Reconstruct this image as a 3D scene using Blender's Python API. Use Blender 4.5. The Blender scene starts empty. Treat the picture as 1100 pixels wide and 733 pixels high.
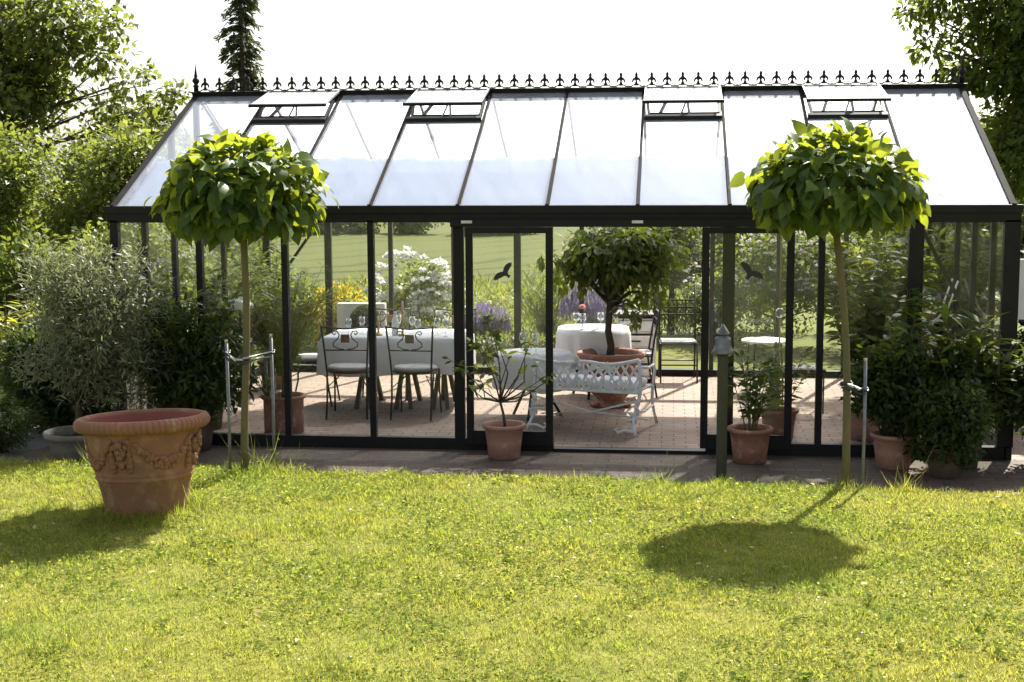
import bpy, math, random
import numpy as np
from mathutils import Vector, Matrix
R = math.radians
rnd = random.Random(7)
scene = bpy.context.scene
C = scene.collection
sin, cos, pi = math.sin, math.cos, math.pi

# ------------------------------------------------------------------ materials
def new_mat(name):
    m = bpy.data.materials.new(name); m.use_nodes = True
    nt = m.node_tree
    for n in list(nt.nodes): nt.nodes.remove(n)
    out = nt.nodes.new('ShaderNodeOutputMaterial')
    return m, nt, nt.nodes.new, nt.links.new, out

def mixcol(nt, fac, a, b):
    n = nt.nodes.new('ShaderNodeMix'); n.data_type = 'RGBA'
    for s, v in ((n.inputs[0], fac), (n.inputs[6], a), (n.inputs[7], b)):
        if hasattr(v, 'links'): nt.links.new(v, s)
        elif isinstance(v, (tuple, list)): s.default_value = (*v[:3], 1)
        else: s.default_value = v
    return n.outputs[2]

def noise(nt, scale, detail=4, rough=.55, coord='Object', stretch=None):
    tc = nt.nodes.new('ShaderNodeTexCoord'); n = nt.nodes.new('ShaderNodeTexNoise')
    n.inputs['Scale'].default_value = scale; n.inputs['Detail'].default_value = detail
    n.inputs['Roughness'].default_value = rough
    v = tc.outputs[coord]
    if stretch:
        mp = nt.nodes.new('ShaderNodeMapping'); mp.inputs['Scale'].default_value = stretch
        nt.links.new(v, mp.inputs[0]); v = mp.outputs[0]
    nt.links.new(v, n.inputs['Vector'])
    return n.outputs[0]

def ramp(nt, val, lo, hi):
    m = nt.nodes.new('ShaderNodeMapRange'); m.inputs[1].default_value = lo; m.inputs[2].default_value = hi
    nt.links.new(val, m.inputs[0]); return m.outputs[0]

def pm(name, c1, c2=None, scale=6, rough=.6, metal=0, bump=0, bscale=None, spec=.5, lo=.35, hi=.65, stretch=None, c3=None, s3=30):
    m, nt, N, L, out = new_mat(name)
    b = N('ShaderNodeBsdfPrincipled'); L(b.outputs[0], out.inputs[0])
    b.inputs['Roughness'].default_value = rough; b.inputs['Metallic'].default_value = metal
    b.inputs['Specular IOR Level'].default_value = spec
    if c2 is None: c2 = tuple(x * .8 for x in c1)
    col = mixcol(nt, ramp(nt, noise(nt, scale, 6, .6, stretch=stretch), lo, hi), c1, c2)
    if c3: col = mixcol(nt, ramp(nt, noise(nt, s3, 3), .55, .75), col, c3)
    L(col, b.inputs['Base Color'])
    if bump:
        bp = N('ShaderNodeBump'); bp.inputs['Strength'].default_value = bump; bp.inputs['Distance'].default_value = .02
        L(noise(nt, bscale or scale * 4, 5), bp.inputs['Height']); L(bp.outputs[0], b.inputs['Normal'])
    return m

def leafmat(name, c1, c2, tr, tf=.4, rough=.4, spec=.45, big=None):
    """leaf: gloss + diffuse front, light coming through; colour differs from leaf to leaf"""
    m, nt, N, L, out = new_mat(name)
    g = N('ShaderNodeNewGeometry')
    col = mixcol(nt, g.outputs['Random Per Island'], c1, c2)
    k = tuple(t / max(1e-4, (a + b_) / 2) for t, a, b_ in zip(tr, c1, c2))
    if big: col = mixcol(nt, ramp(nt, noise(nt, big[0], 4), .42, .62), col, big[1]); col = mixcol(nt, ramp(nt, noise(nt, big[0] * .37, 3), .5, .68), col, big[3])
    b = N('ShaderNodeBsdfPrincipled'); L(col, b.inputs['Base Color'])
    b.inputs['Roughness'].default_value = rough; b.inputs['Specular IOR Level'].default_value = spec
    t = N('ShaderNodeBsdfTranslucent'); L(mixcol(nt, g.outputs['Random Per Island'], tuple(x * .8 for x in tr), tuple(min(1, x * 1.2) for x in tr)) if not big else mixcol(nt, ramp(nt, noise(nt, big[0] * .37, 3), .5, .68), mixcol(nt, ramp(nt, noise(nt, big[0], 4), .42, .62), tr, big[2]), big[4]), t.inputs[0])
    x = N('ShaderNodeMixShader'); x.inputs[0].default_value = tf
    L(b.outputs[0], x.inputs[1]); L(t.outputs[0], x.inputs[2]); L(x.outputs[0], out.inputs[0])
    return m

def glassmat(name, tint=(.97, .985, .98), base=.05, dust=.0, dustcol=(.8, .82, .85), trans=.5, dscale=3, fpow=4., milky=0., stretch=None, lo=.3, hi=.75):
    """clear pane: passes light straight through, mirrors more towards grazing, carries some dust"""
    m, nt, N, L, out = new_mat(name)
    lw = N('ShaderNodeLayerWeight'); lw.inputs[0].default_value = .5
    p = N('ShaderNodeMath'); p.operation = 'POWER'; L(lw.outputs['Facing'], p.inputs[0]); p.inputs[1].default_value = fpow
    ma = N('ShaderNodeMath'); ma.operation = 'MULTIPLY_ADD'; L(p.outputs[0], ma.inputs[0]); ma.inputs[1].default_value = .7; ma.inputs[2].default_value = base
    t = N('ShaderNodeBsdfTransparent'); t.inputs[0].default_value = (*tint, 1)
    gl = N('ShaderNodeBsdfGlossy'); gl.inputs['Roughness'].default_value = .01
    x = N('ShaderNodeMixShader'); L(ma.outputs[0], x.inputs[0]); L(t.outputs[0], x.inputs[1]); L(gl.outputs[0], x.inputs[2])
    res = x.outputs[0]
    if dust or milky:
        d = N('ShaderNodeBsdfDiffuse'); d.inputs[0].default_value = (*dustcol, 1)
        tl = N('ShaderNodeBsdfTranslucent'); tl.inputs[0].default_value = (*dustcol, 1)
        y = N('ShaderNodeMixShader'); y.inputs[0].default_value = trans; L(d.outputs[0], y.inputs[1]); L(tl.outputs[0], y.inputs[2])
        f = N('ShaderNodeMath'); f.operation = 'MULTIPLY_ADD'
        L(ramp(nt, noise(nt, dscale, 6, .6, stretch=stretch), lo, hi), f.inputs[0]); f.inputs[1].default_value = dust; f.inputs[2].default_value = milky
        z = N('ShaderNodeMixShader'); L(f.outputs[0], z.inputs[0]); L(res, z.inputs[1]); L(y.outputs[0], z.inputs[2]); res = z.outputs[0]
    L(res, out.inputs[0]); return m

def clothmat(name, col, tf=.3, scale=40, sheer=0):
    m, nt, N, L, out = new_mat(name)
    c = mixcol(nt, noise(nt, scale, 3), col, tuple(x * .9 for x in col))
    d = N('ShaderNodeBsdfDiffuse'); L(c, d.inputs[0]); t = N('ShaderNodeBsdfTranslucent'); L(c, t.inputs[0])
    x = N('ShaderNodeMixShader'); x.inputs[0].default_value = tf; L(d.outputs[0], x.inputs[1]); L(t.outputs[0], x.inputs[2]); L(x.outputs[0], out.inputs[0])
    bp = N('ShaderNodeBump'); bp.inputs['Strength'].default_value = .35; bp.inputs['Distance'].default_value = .02; L(noise(nt, 5, 5, .5), bp.inputs['Height']); L(bp.outputs[0], d.inputs['Normal'])
    if sheer:
        q = N('ShaderNodeBsdfTransparent'); y = N('ShaderNodeMixShader'); y.inputs[0].default_value = sheer; L(x.outputs[0], y.inputs[1]); L(q.outputs[0], y.inputs[2]); L(y.outputs[0], out.inputs[0])
    return m

def brickmat(name, c1, c2, mortar, scale, w=.2, h=.1, rot=0, off=.5):
    m, nt, N, L, out = new_mat(name)
    tc = N('ShaderNodeTexCoord'); mp = N('ShaderNodeMapping'); mp.inputs['Rotation'].default_value = (0, 0, rot)
    L(tc.outputs['Object'], mp.inputs[0])
    b = N('ShaderNodeTexBrick'); L(mp.outputs[0], b.inputs['Vector']); b.offset = off
    b.inputs['Color1'].default_value = (*c1, 1); b.inputs['Color2'].default_value = (*c2, 1); b.inputs['Mortar'].default_value = (*mortar, 1)
    b.inputs['Scale'].default_value = scale; b.inputs['Brick Width'].default_value = w; b.inputs['Row Height'].default_value = h
    b.inputs['Mortar Size'].default_value = .006; b.inputs['Mortar Smooth'].default_value = .4; b.inputs['Bias'].default_value = .0
    col = mixcol(nt, ramp(nt, noise(nt, 1.7, 6), .4, .7), b.outputs[0], tuple(x * .7 for x in c1))
    col = mixcol(nt, ramp(nt, noise(nt, 45, 2), .62, .7), col, tuple(x * .45 for x in c2))
    mo = N('ShaderNodeMath'); mo.operation = 'MULTIPLY'; L(b.outputs['Fac'], mo.inputs[0]); L(ramp(nt, noise(nt, 2.3, 4), .45, .6), mo.inputs[1]); col = mixcol(nt, mo.outputs[0], col, (.05, .06, .02))
    p = N('ShaderNodeBsdfPrincipled'); p.inputs['Roughness'].default_value = .8; p.inputs['Specular IOR Level'].default_value = .3
    L(col, p.inputs['Base Color'])
    bp = N('ShaderNodeBump'); bp.inputs['Strength'].default_value = .6; bp.inputs['Distance'].default_value = .006; bp.invert = True
    L(b.outputs['Fac'], bp.inputs['Height']); L(bp.outputs[0], p.inputs['Normal']); L(p.outputs[0], out.inputs[0])
    return m

M = dict(
    frame=pm('black powder coated aluminium', (.006, .006, .006), (.011, .010, .009), 9, .5, 0, spec=.22),
    frame2=pm('dusty dark aluminium', (.02, .018, .016), (.035, .032, .028), 9, .5, spec=.3),
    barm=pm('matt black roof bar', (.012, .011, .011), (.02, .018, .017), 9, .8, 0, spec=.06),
    hazebar=pm('haze paled back roof bar', (.42, .43, .45), (.36, .37, .39), 9, .6),
    iron=pm('black iron', (.014, .013, .013), (.03, .024, .02), 20, .5, .3),
    alu=pm('bare aluminium', (.55, .56, .57), (.45, .46, .47), 9, .4, .8),
    galv=pm('galvanised steel', (.22, .225, .23), (.15, .155, .16), 25, .6, .4),
    steel=pm('aged lamp steel', (.20, .2, .195), (.12, .12, .115), 16, .42, .7),
    terra=pm('terracotta', (.30, .135, .085), (.23, .115, .078), 5, .75, 0, .25, 60, .3, c3=(.42, .27, .2), s3=14),
    terra_old=pm('weathered terracotta', (.27, .122, .064), (.20, .105, .058), 4, .78, 0, .35, 45, .3, c3=(.33, .20, .115), s3=7),
    terra_pale=pm('pale terracotta', (.38, .2, .14), (.30, .165, .12), 5, .8, 0, .2, 60, .3, c3=(.45, .32, .26), s3=12),
    terra_in=pm('red terracotta', (.25, .07, .047), (.19, .06, .042), 4, .7, 0, .15, 50, .3),
    stonepot=pm('grey stone', (.23, .21, .17), (.15, .14, .11), 6, .85, 0, .4, 40, .3),
    darkpot=pm('dark clay', (.12, .075, .055), (.075, .05, .04), 6, .8, 0, .2, 50, .3),
    soil=pm('potting soil', (.035, .024, .017), (.06, .045, .03), 30, .95, 0, .8, 60, .1),
    bark=pm('grey brown bark', (.10, .075, .05), (.055, .04, .03), 14, .9, 0, .6, 50, .2, stretch=(1, 1, .25)),
    youngbark=pm('olive young bark', (.16, .13, .06), (.11, .10, .05), 12, .8, 0, .3, 60, .25, stretch=(1, 1, .3)),
    wood=pm('weathered green wood', (.075, .07, .045), (.05, .05, .03), 10, .8, 0, .4, 40, .2, stretch=(1, 1, .12)),
    paint=pm('white paint', (.78, .78, .75), (.7, .7, .67), 8, .5, 0, .1, 30),
    whiteiron=pm('white painted cast iron', (.78, .78, .77), (.64, .64, .63), 14, .5, 0, .2, 60),
    dresser=pm('chalk white paint', (.72, .70, .66), (.6, .58, .54), 9, .6, 0, .15, 30),
    darkwood=pm('dark wood', (.05, .032, .02), (.03, .02, .014), 8, .5, stretch=(1, .2, 1)),
    cloth=clothmat('white linen', (.8, .8, .8), .25),
    pad_sheen=clothmat('grey seat pad and slat sheen', (.36, .35, .35), .05, 60),
    cushion=clothmat('white cushion', (.74, .74, .76), .05, 60),
    shade=clothmat('white shading fabric', (.44, .52, .68), .33, 14, .2),
    brass=pm('brass', (.55, .36, .12), (.42, .27, .09), 20, .3, 1),
    plaque=pm('brown plaque', (.20, .11, .05), (.13, .07, .035), 30, .6),
    porcelain=pm('white porcelain', (.8, .8, .78), (.75, .75, .73), 9, .2),
    candle=pm('pale pink wax', (.75, .5, .42), (.7, .45, .4), 9, .5),
    decal=pm('black vinyl', (.01, .01, .01), (.012, .012, .012), 9, .5),
    strap=pm('black rubber strap', (.015, .015, .016), (.03, .03, .032), 30, .35),
    wall=pm('white render', (.74, .73, .70), (.62, .61, .58), 3, .9, 0, .3, 40),
    tank=pm('cream panel', (.72, .71, .68), (.66, .65, .62), 3, .6),
    gravel=pm('grey gravel', (.28, .27, .25), (.14, .135, .125), 60, .9, 0, .9, 80, .2),
    bambo=pm('bamboo cane', (.42, .3, .14), (.32, .22, .1), 10, .5),
    glass=glassmat('wall glass', (.97, .978, .97), .02, .014, (.75, .77, .78), .5, 2.5),
    tableglass=glassmat('table glass', (.93, .95, .95), .10, 0, fpow=2.),
    roofglass=glassmat('roof glass', (.988, .992, .992), .015, .03, (.85, .88, .93), .6, 3.0, 5.5, .015, (1, .4, 1)),
    frontglass=glassmat('dusty blue white roof glass', (.98, .985, .99), .03, .13, (.78, .84, .94), .42, 2.4, 4., .13, (1.6, .35, 1), .3, .8),
    lidglass=glassmat('hazy vent glass', (.97, .98, .99), .06, .08, (.9, .92, .95), .5, 3, 3., .42),
    milkglass=glassmat('sun blocking milky roof glass', (.97, .98, .99), .02, .25, (.9, .92, .95), .85, 2.2, 3., .55),
    greentint=pm('unused', (.1, .1, .1)),
)
M.pop('greentint')
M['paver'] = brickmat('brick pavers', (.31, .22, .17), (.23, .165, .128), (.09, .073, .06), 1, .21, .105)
M['paver_dark'] = brickmat('darker brick pavers', (.155, .11, .085), (.10, .073, .058), (.05, .042, .034), 1, .21, .105)
LM = dict(
    catalpa=leafmat('catalpa leaf', (.030, .074, .013), (.058, .11, .018), (.41, .47, .032), .43, .5, .3),
    oak=leafmat('oak leaf', (.048, .074, .014), (.09, .112, .022), (.26, .30, .04), .42, .5),
    lime=leafmat('light shrub leaf', (.07, .105, .02), (.13, .152, .032), (.30, .345, .05), .42, .5),
    dark=leafmat('dark evergreen leaf', (.022, .040, .011), (.045, .07, .017), (.13, .18, .03), .3, .55, .2),
    mid=leafmat('mid green leaf', (.04, .07, .013), (.07, .11, .02), (.26, .31, .04), .38, .6, .15),
    olive=leafmat('olive leaf', (.12, .135, .075), (.20, .21, .13), (.24, .26, .10), .34, .5, .35),
    spruce=leafmat('spruce needle', (.035, .048, .022), (.06, .075, .034), (.12, .14, .035), .3, .5),
    yellowgreen=leafmat('yellow green leaf', (.13, .16, .02), (.2, .22, .03), (.42, .42, .04), .45, .5),
    oleander=leafmat('oleander leaf', (.085, .125, .02), (.13, .17, .03), (.28, .33, .04), .45, .5, .25),
    citrus=leafmat('citrus leaf', (.035, .065, .013), (.065, .10, .018), (.24, .29, .03), .38, .42, .4),
    rose=leafmat('white petal', (.78, .77, .72), (.85, .84, .8), (.8, .8, .75), .3, .6, .2),
    pink=leafmat('pink petal', (.85, .42, .38), (.88, .55, .48), (.85, .5, .45), .3, .6, .2),
    palepink=leafmat('pale pink petal', (.7, .6, .66), (.78, .72, .74), (.7, .6, .65), .3, .6, .2),
    purple=leafmat('lavender flower', (.22, .16, .36), (.34, .26, .46), (.3, .22, .42), .3, .6, .2),
    yellow=leafmat('yellow flower', (.62, .46, .03), (.72, .58, .05), (.7, .55, .04), .35, .6, .2),
    grass=leafmat('lawn grass', (.125, .155, .025), (.20, .212, .04), (.47, .495, .056), .5, .5, .2, big=(1.3, (.115, .165, .025), (.38, .47, .05), (.235, .225, .045), (.53, .52, .07))),
    straw=leafmat('dry straw', (.40, .33, .13), (.5, .43, .2), (.45, .38, .15), .3, .6, .2),
    clover=leafmat('clover leaf', (.06, .115, .018), (.11, .155, .027), (.37, .44, .05), .5, .7, .08),
    fruit=leafmat('orange fruit', (.6, .22, .02), (.62, .3, .03), (.4, .2, .02), .05, .4),
)

# ------------------------------------------------------------------ mesh helpers
class MB:
    def __init__(s): s.v = []; s.f = []
    def add(s, vs, fs):
        o = len(s.v); s.v += [tuple(v) for v in vs]; s.f += [tuple(i + o for i in f) for f in fs]; return s
    def box(s, x0, x1, y0, y1, z0, z1, mat=None):
        vs = [(x, y, z) for x in (x0, x1) for y in (y0, y1) for z in (z0, z1)]
        if mat is not None: vs = [mat @ Vector(v) for v in vs]
        return s.add(vs, [(0, 1, 3, 2), (4, 6, 7, 5), (0, 4, 5, 1), (2, 3, 7, 6), (0, 2, 6, 4), (1, 5, 7, 3)])
    def bar(s, a, b, w, h, up=(0, 0, 1)):
        a = Vector(a); b = Vector(b); d = b - a; l = d.length; d.normalize(); u = Vector(up)
        r = d.cross(u)
        if r.length < 1e-4: r = d.cross(Vector((0, 1, 0)))
        r.normalize(); u = r.cross(d)
        m = Matrix((( r.x, d.x, u.x, a.x), (r.y, d.y, u.y, a.y), (r.z, d.z, u.z, a.z), (0, 0, 0, 1)))
        return s.box(-w / 2, w / 2, 0, l, -h / 2, h / 2, m)
    def tube(s, pts, rad, n=8, cap=True):
        pts = [Vector(p) for p in pts]
        if not isinstance(rad, (list, tuple)): rad = [rad] * len(pts)
        vs = []; fs = []; u = None
        for i, p in enumerate(pts):
            d = (pts[min(i + 1, len(pts) - 1)] - pts[max(i - 1, 0)])
            if d.length < 1e-9: d = Vector((0, 0, 1))
            d.normalize()
            if u is None: u = d.orthogonal().normalized()
            else:
                u = u - d * u.dot(d)
                u = u.normalized() if u.length > 1e-6 else d.orthogonal().normalized()
            w = d.cross(u)
            for k in range(n):
                a = 2 * pi * k / n; vs.append(p + (u * cos(a) + w * sin(a)) * rad[i])
        for i in range(len(pts) - 1):
            for k in range(n): fs.append((i * n + k, i * n + (k + 1) % n, (i + 1) * n + (k + 1) % n, (i + 1) * n + k))
        if cap: fs.append(tuple(range(n - 1, -1, -1))); fs.append(tuple(range((len(pts) - 1) * n, len(pts) * n)))
        return s.add(vs, fs)
    def lathe(s, prof, n=32, c=(0, 0, 0), wave=None, caps=(True, False)):
        vs = []; fs = []
        for j, (r, z) in enumerate(prof):
            for k in range(n):
                a = 2 * pi * k / n; rr = r + (wave(a, j) if wave else 0)
                vs.append((c[0] + rr * cos(a), c[1] + rr * sin(a), c[2] + z))
        for j in range(len(prof) - 1):
            for k in range(n): fs.append((j * n + k, j * n + (k + 1) % n, (j + 1) * n + (k + 1) % n, (j + 1) * n + k))
        if caps[0] and prof[0][0] > 1e-5: fs.append(tuple(range(n - 1, -1, -1)))
        if caps[1] and prof[-1][0] > 1e-5: fs.append(tuple(range((len(prof) - 1) * n, len(prof) * n)))
        return s.add(vs, fs)
    def ball(s, c, r, n=8, sq=(1, 1, 1)):
        pr = [(sin(pi * i / (n // 2 + 1)), -cos(pi * i / (n // 2 + 1))) for i in range(n // 2 + 2)]
        pr[0] = (1e-4, -1); pr[-1] = (1e-4, 1)
        o = len(s.v); s.lathe(pr, n)
        s.v[o:] = [(c[0] + v[0] * r * sq[0], c[1] + v[1] * r * sq[1], c[2] + v[2] * r * sq[2]) for v in s.v[o:]]
        return s
    def plate(s, pts, t, mat=None):
        """outline in local x,z extruded along y by thickness t"""
        n = len(pts)
        vs = [Vector((x, -t / 2, z)) for x, z in pts] + [Vector((x, t / 2, z)) for x, z in pts]
        if mat is not None: vs = [mat @ v for v in vs]
        return s.add(vs, [tuple(range(n)), tuple(range(2 * n - 1, n - 1, -1))] + [(i, i + n, (i + 1) % n + n, (i + 1) % n) for i in range(n)])
    def build(s, name, mat, parent=None, smooth=False, bevel=0, loc=None):
        me = bpy.data.meshes.new(name); me.from_pydata(s.v, [], s.f); me.update()
        return link(name, me, mat, parent, smooth, bevel, loc)

def link(name, me, mat, parent=None, smooth=False, bevel=0, loc=None):
    o = bpy.data.objects.new(name, me); C.objects.link(o)
    if mat: me.materials.append(mat)
    if parent: o.parent = parent
    if loc: o.location = loc
    if smooth:
        me.polygons.foreach_set('use_smooth', [True] * len(me.polygons))
    if bevel:
        b = o.modifiers.new('b', 'BEVEL'); b.width = bevel; b.segments = 2; b.limit_method = 'ANGLE'
    return o

def tag(o, label=None, cat=None, group=None, kind=None):
    for k, v in (('label', label), ('category', cat), ('group', group), ('kind', kind)):
        if v: o[k] = v
    return o
def thing(name, label, cat, loc=(0, 0, 0), rz=0, group=None):
    o = bpy.data.objects.new(name, None); C.objects.link(o); o.location = loc; o.rotation_euler = (0, 0, rz)
    o.empty_display_size = .1
    return tag(o, label, cat, group)
def dup(root, loc, rz, label=None, group=None):
    r = root.copy(); C.objects.link(r); r.location = loc; r.rotation_euler = (0, 0, rz)
    if label: r['label'] = label
    if group: r['group'] = group
    for ch in list(root.children):
        c = ch.copy(); C.objects.link(c); c.parent = r
        for g in list(ch.children):
            d = g.copy(); C.objects.link(d); d.parent = c
    return r

# ------------------------------------------------------------------ foliage
def nrm(a): return a / np.maximum(1e-9, np.linalg.norm(a, axis=-1, keepdims=True))
TPL = {
    'quad': ([(0, 0, 0), (.5, .5, .08), (1, 0, -.05), (.5, -.5, .08)], [(0, 1, 2, 3)]),
    'oval': ([(0, 0, 0), (.3, .48, .08), (.7, .42, .04), (1, 0, -.1), (.7, -.42, .04), (.3, -.48, .08), (.5, 0, 0)], [(0, 6, 2, 1), (6, 3, 2), (0, 5, 4, 6), (6, 4, 3)]),
    'lance': ([(0, 0, 0), (.3, .5, .03), (.7, .36, 0), (1, 0, -.08), (.7, -.36, 0), (.3, -.5, .03)], [(0, 5, 1), (1, 5, 4, 2), (2, 4, 3)]),
    'heart': ([(0, 0, 0), (.35, 0, .0), (.7, 0, -.12), (1.0, 0, -.36), (-.1, .24, .0), (.1, .5, .02), (.45, .47, .0), (.76, .22, -.13),
               (-.1, -.24, .0), (.1, -.5, .02), (.45, -.47, .0), (.76, -.22, -.13)],
              [(0, 1, 5, 4), (1, 2, 6, 5), (2, 3, 7, 6), (1, 0, 8, 9), (2, 1, 9, 10), (3, 2, 10, 11)]),
    'blade': ([(0, .5, 0), (0, -.5, 0), (.55, -.35, .06), (.55, .35, .06), (1, 0, .26)], [(0, 1, 2, 3), (3, 2, 4)]),
}
def leaf_data(P, D, Nn, Ln, Wd, shape):
    tv, tf = TPL[shape]; tv = np.array(tv); k = len(tv)
    D = nrm(D); S = nrm(np.cross(Nn, D)); Nn = np.cross(D, S)
    V = P[:, None] + (Ln[:, None] * tv[:, 0])[..., None] * D[:, None] + (Wd[:, None] * tv[:, 1])[..., None] * S[:, None] + (Ln[:, None] * tv[:, 2])[..., None] * Nn[:, None]
    n = len(P); sizes = [len(f) for f in tf]
    loops = np.concatenate([np.array(f) for f in tf])
    LI = (np.arange(n)[:, None] * k + loops).ravel()
    tot = np.tile(sizes, n)
    return V.reshape(-1, 3), LI, tot
def np_mesh(name, V, LI, tot):
    me = bpy.data.meshes.new(name); me.vertices.add(len(V)); me.vertices.foreach_set('co', V.astype(np.float32).ravel())
    me.loops.add(len(LI)); me.loops.foreach_set('vertex_index', LI.astype(np.int32))
    me.polygons.add(len(tot)); st = np.concatenate([[0], np.cumsum(tot)[:-1]])
    me.polygons.foreach_set('loop_start', st.astype(np.int32)); me.polygons.foreach_set('loop_total', tot.astype(np.int32))
    me.update(calc_edges=True); me.validate(); return me
def leaves(name, mat, parent, P, D, Nn, L, W, shape='quad'):
    return link(name, np_mesh(name, *leaf_data(P, D, Nn, L, W, shape)), mat, parent)
def rvec(g, n): return nrm(g.normal(size=(n, 3)))

def clump_cloud(g, centers, radii, n, flat=.8, out=.5, droop=.2, c0=None):
    """n leaf points spread over clumps; returns P, D, N"""
    centers = np.array(centers); radii = np.array(radii)
    w = radii ** 2; idx = g.choice(len(centers), n, p=w / w.sum())
    d = rvec(g, n); rr = g.random(n) ** .45
    P = centers[idx] + d * (rr * radii[idx])[:, None] * np.array([1, 1, flat])
    D = d * out + rvec(g, n) * .6 + np.array([0, 0, -droop])
    Nn = rvec(g, n) * .7 + np.array([0, 0, .8]) + d * .3
    return P, D, Nn
def ell_clumps(g, c, r, n, rc, shell=.55):
    d = rvec(g, n); rr = shell + (1 - shell) * g.random(n)
    P = np.array(c) + d * rr[:, None] * np.array(r) * .85
    return P, rc * (.65 + .7 * g.random(n))

def make_tree(name, label, cat, loc, h, r, trunk_h, trunk_r, leafm, nleaf, lsize, nclump=26, rc=.5, seed=1, group=None, asp=.6, shape='quad', shell=.45, bark='bark', extra=None, droop=.2, limbs=True, wid=None, hole=0):
    """tree or shrub: crown ellipsoid radii r, centre height h, limbs run from the trunk to each leaf clump"""
    g = np.random.default_rng(seed)
    t = thing(name, label, cat, loc, 0, group)
    Pc, Rc = ell_clumps(g, (0, 0, h), r, nclump, rc, shell)
    if extra is not None:
        e = np.array([x[:3] for x in extra]); Pc = np.vstack([Pc, e]); Rc = np.concatenate([Rc, [x[3] for x in extra]])
    P, D, Nn = clump_cloud(g, Pc, Rc, nleaf, droop=droop)
    keep = P[:, 2] > .06; P, D, Nn = P[keep], D[keep], Nn[keep]
    L = lsize * (.6 + .8 * g.random(len(P)))
    leaves('crown', LM[leafm], t, P, D, Nn, L, L * asp, shape)
    b = MB()
    top = max(.1, h + r[2] * .35)
    tp = [(g.normal() * .05 * r[0] * z, g.normal() * .05 * r[1] * z, z * top) for z in np.linspace(0, 1, 7)]; tp[0] = (0, 0, 0)
    b.tube(tp, [trunk_r * (1 - .8 * i / 6) for i in range(7)], 7)
    if limbs:
        for c in Pc:
            c = Vector(c); zb = max(min(c.z - .25 * (c - Vector((0, 0, c.z))).length, top * .95), trunk_h * .8)
            if zb < .02: zb = .05
            k = min(5, int(zb / top * 6)); a = Vector(tp[k]).lerp(Vector(tp[k + 1]), min(1, max(0, zb / top * 6 - k)))
            m = a.lerp(c, .5) + Vector((g.normal(), g.normal(), g.normal() + .4)) * .06 * (c - a).length
            r0 = trunk_r * (1 - .8 * zb / top) * .5
            b.tube([a, m, c], [r0, r0 * .6, r0 * .22], 5)
            for q in range(2):
                e2 = c + Vector(rvec(g, 1)[0]) * rc * .8
                b.tube([m, m.lerp(e2, .55) + Vector((0, 0, .03)), e2], [r0 * .45, r0 * .3, r0 * .12], 4)
    b.build('trunk', M[bark], t, True)
    return t

def stems_plant(parent, nst, h, spread, leafm, nleaf, L, asp, seed, base_z, lean=.3, shape='lance', stem_r=.006, start=.3, droop=.25, mat='youngbark', cen=(0, 0), curve=.5, up=.4):
    """upright stems from the pot carrying leaves along them"""
    g = np.random.default_rng(seed); b = MB(); P = []; D = []
    for i in range(nst):
        a = g.random() * 2 * pi; rr = spread * math.sqrt(g.random()); hh = h * (.65 + .35 * g.random())
        r0 = g.random() * .06
        p0 = Vector((cen[0] + cos(a) * r0, cen[1] + sin(a) * r0, base_z))
        p2 = p0 + Vector((cos(a) * rr, sin(a) * rr, hh)); p1 = p0 + Vector((cos(a) * rr * curve * .5, sin(a) * rr * curve * .5, hh * .5))
        pts = []
        for k in range(7):
            s = k / 6; pts.append(p0 * (1 - s) ** 2 + p1 * 2 * s * (1 - s) + p2 * s * s)
        b.tube(pts, [stem_r * (1 - .7 * k / 6) for k in range(7)], 5)
        for k in range(nleaf // nst):
            s = start + (1 - start) * g.random(); q = p0 * (1 - s) ** 2 + p1 * 2 * s * (1 - s) + p2 * s * s
            aa = g.random() * 2 * pi; d = Vector((cos(aa), sin(aa), up + g.normal() * .35))
            P.append(q); D.append(d)
    b.build('stem', M[mat], parent, True)
    P = np.array(P); D = np.array(D); n = len(P)
    Ln = L * (.6 + .8 * g.random(n))
    Nn = rvec(g, n) * .5 + np.array([0, 0, 1.]); D[:, 2] -= droop
    return leaves('foliage', LM[leafm], parent, P + nrm(D) * .01, D, Nn, Ln, Ln * asp, shape)

def bush(t, c, r, leafm, n, L, asp, seed, rc=.14, nclump=40, shape='lance', shell=.4, base=(0, 0, .2), droop=.15, mat='bark', sr=.009):
    """dense leafy head on thin stems rising from base"""
    g = np.random.default_rng(seed); Pc, Rc = ell_clumps(g, c, r, nclump, rc, shell)
    P, D, Nn = clump_cloud(g, Pc, Rc, n, droop=droop); k = P[:, 2] > .05; P, D, Nn = P[k], D[k], Nn[k]
    Ln = L * (.6 + .8 * g.random(len(P))); b = MB(); b0 = Vector(base)
    for q in Pc:
        q = Vector(q); s0 = b0 + Vector((g.normal() * .03, g.normal() * .03, 0)); b.tube([s0, s0.lerp(q, .5) + Vector((0, 0, .05)), q], [sr, sr * .7, sr * .3], 5)
    b.build('stem', M[mat], t, True)
    return leaves('foliage', LM[leafm], t, P, D, Nn, Ln, Ln * asp, shape)

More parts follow.
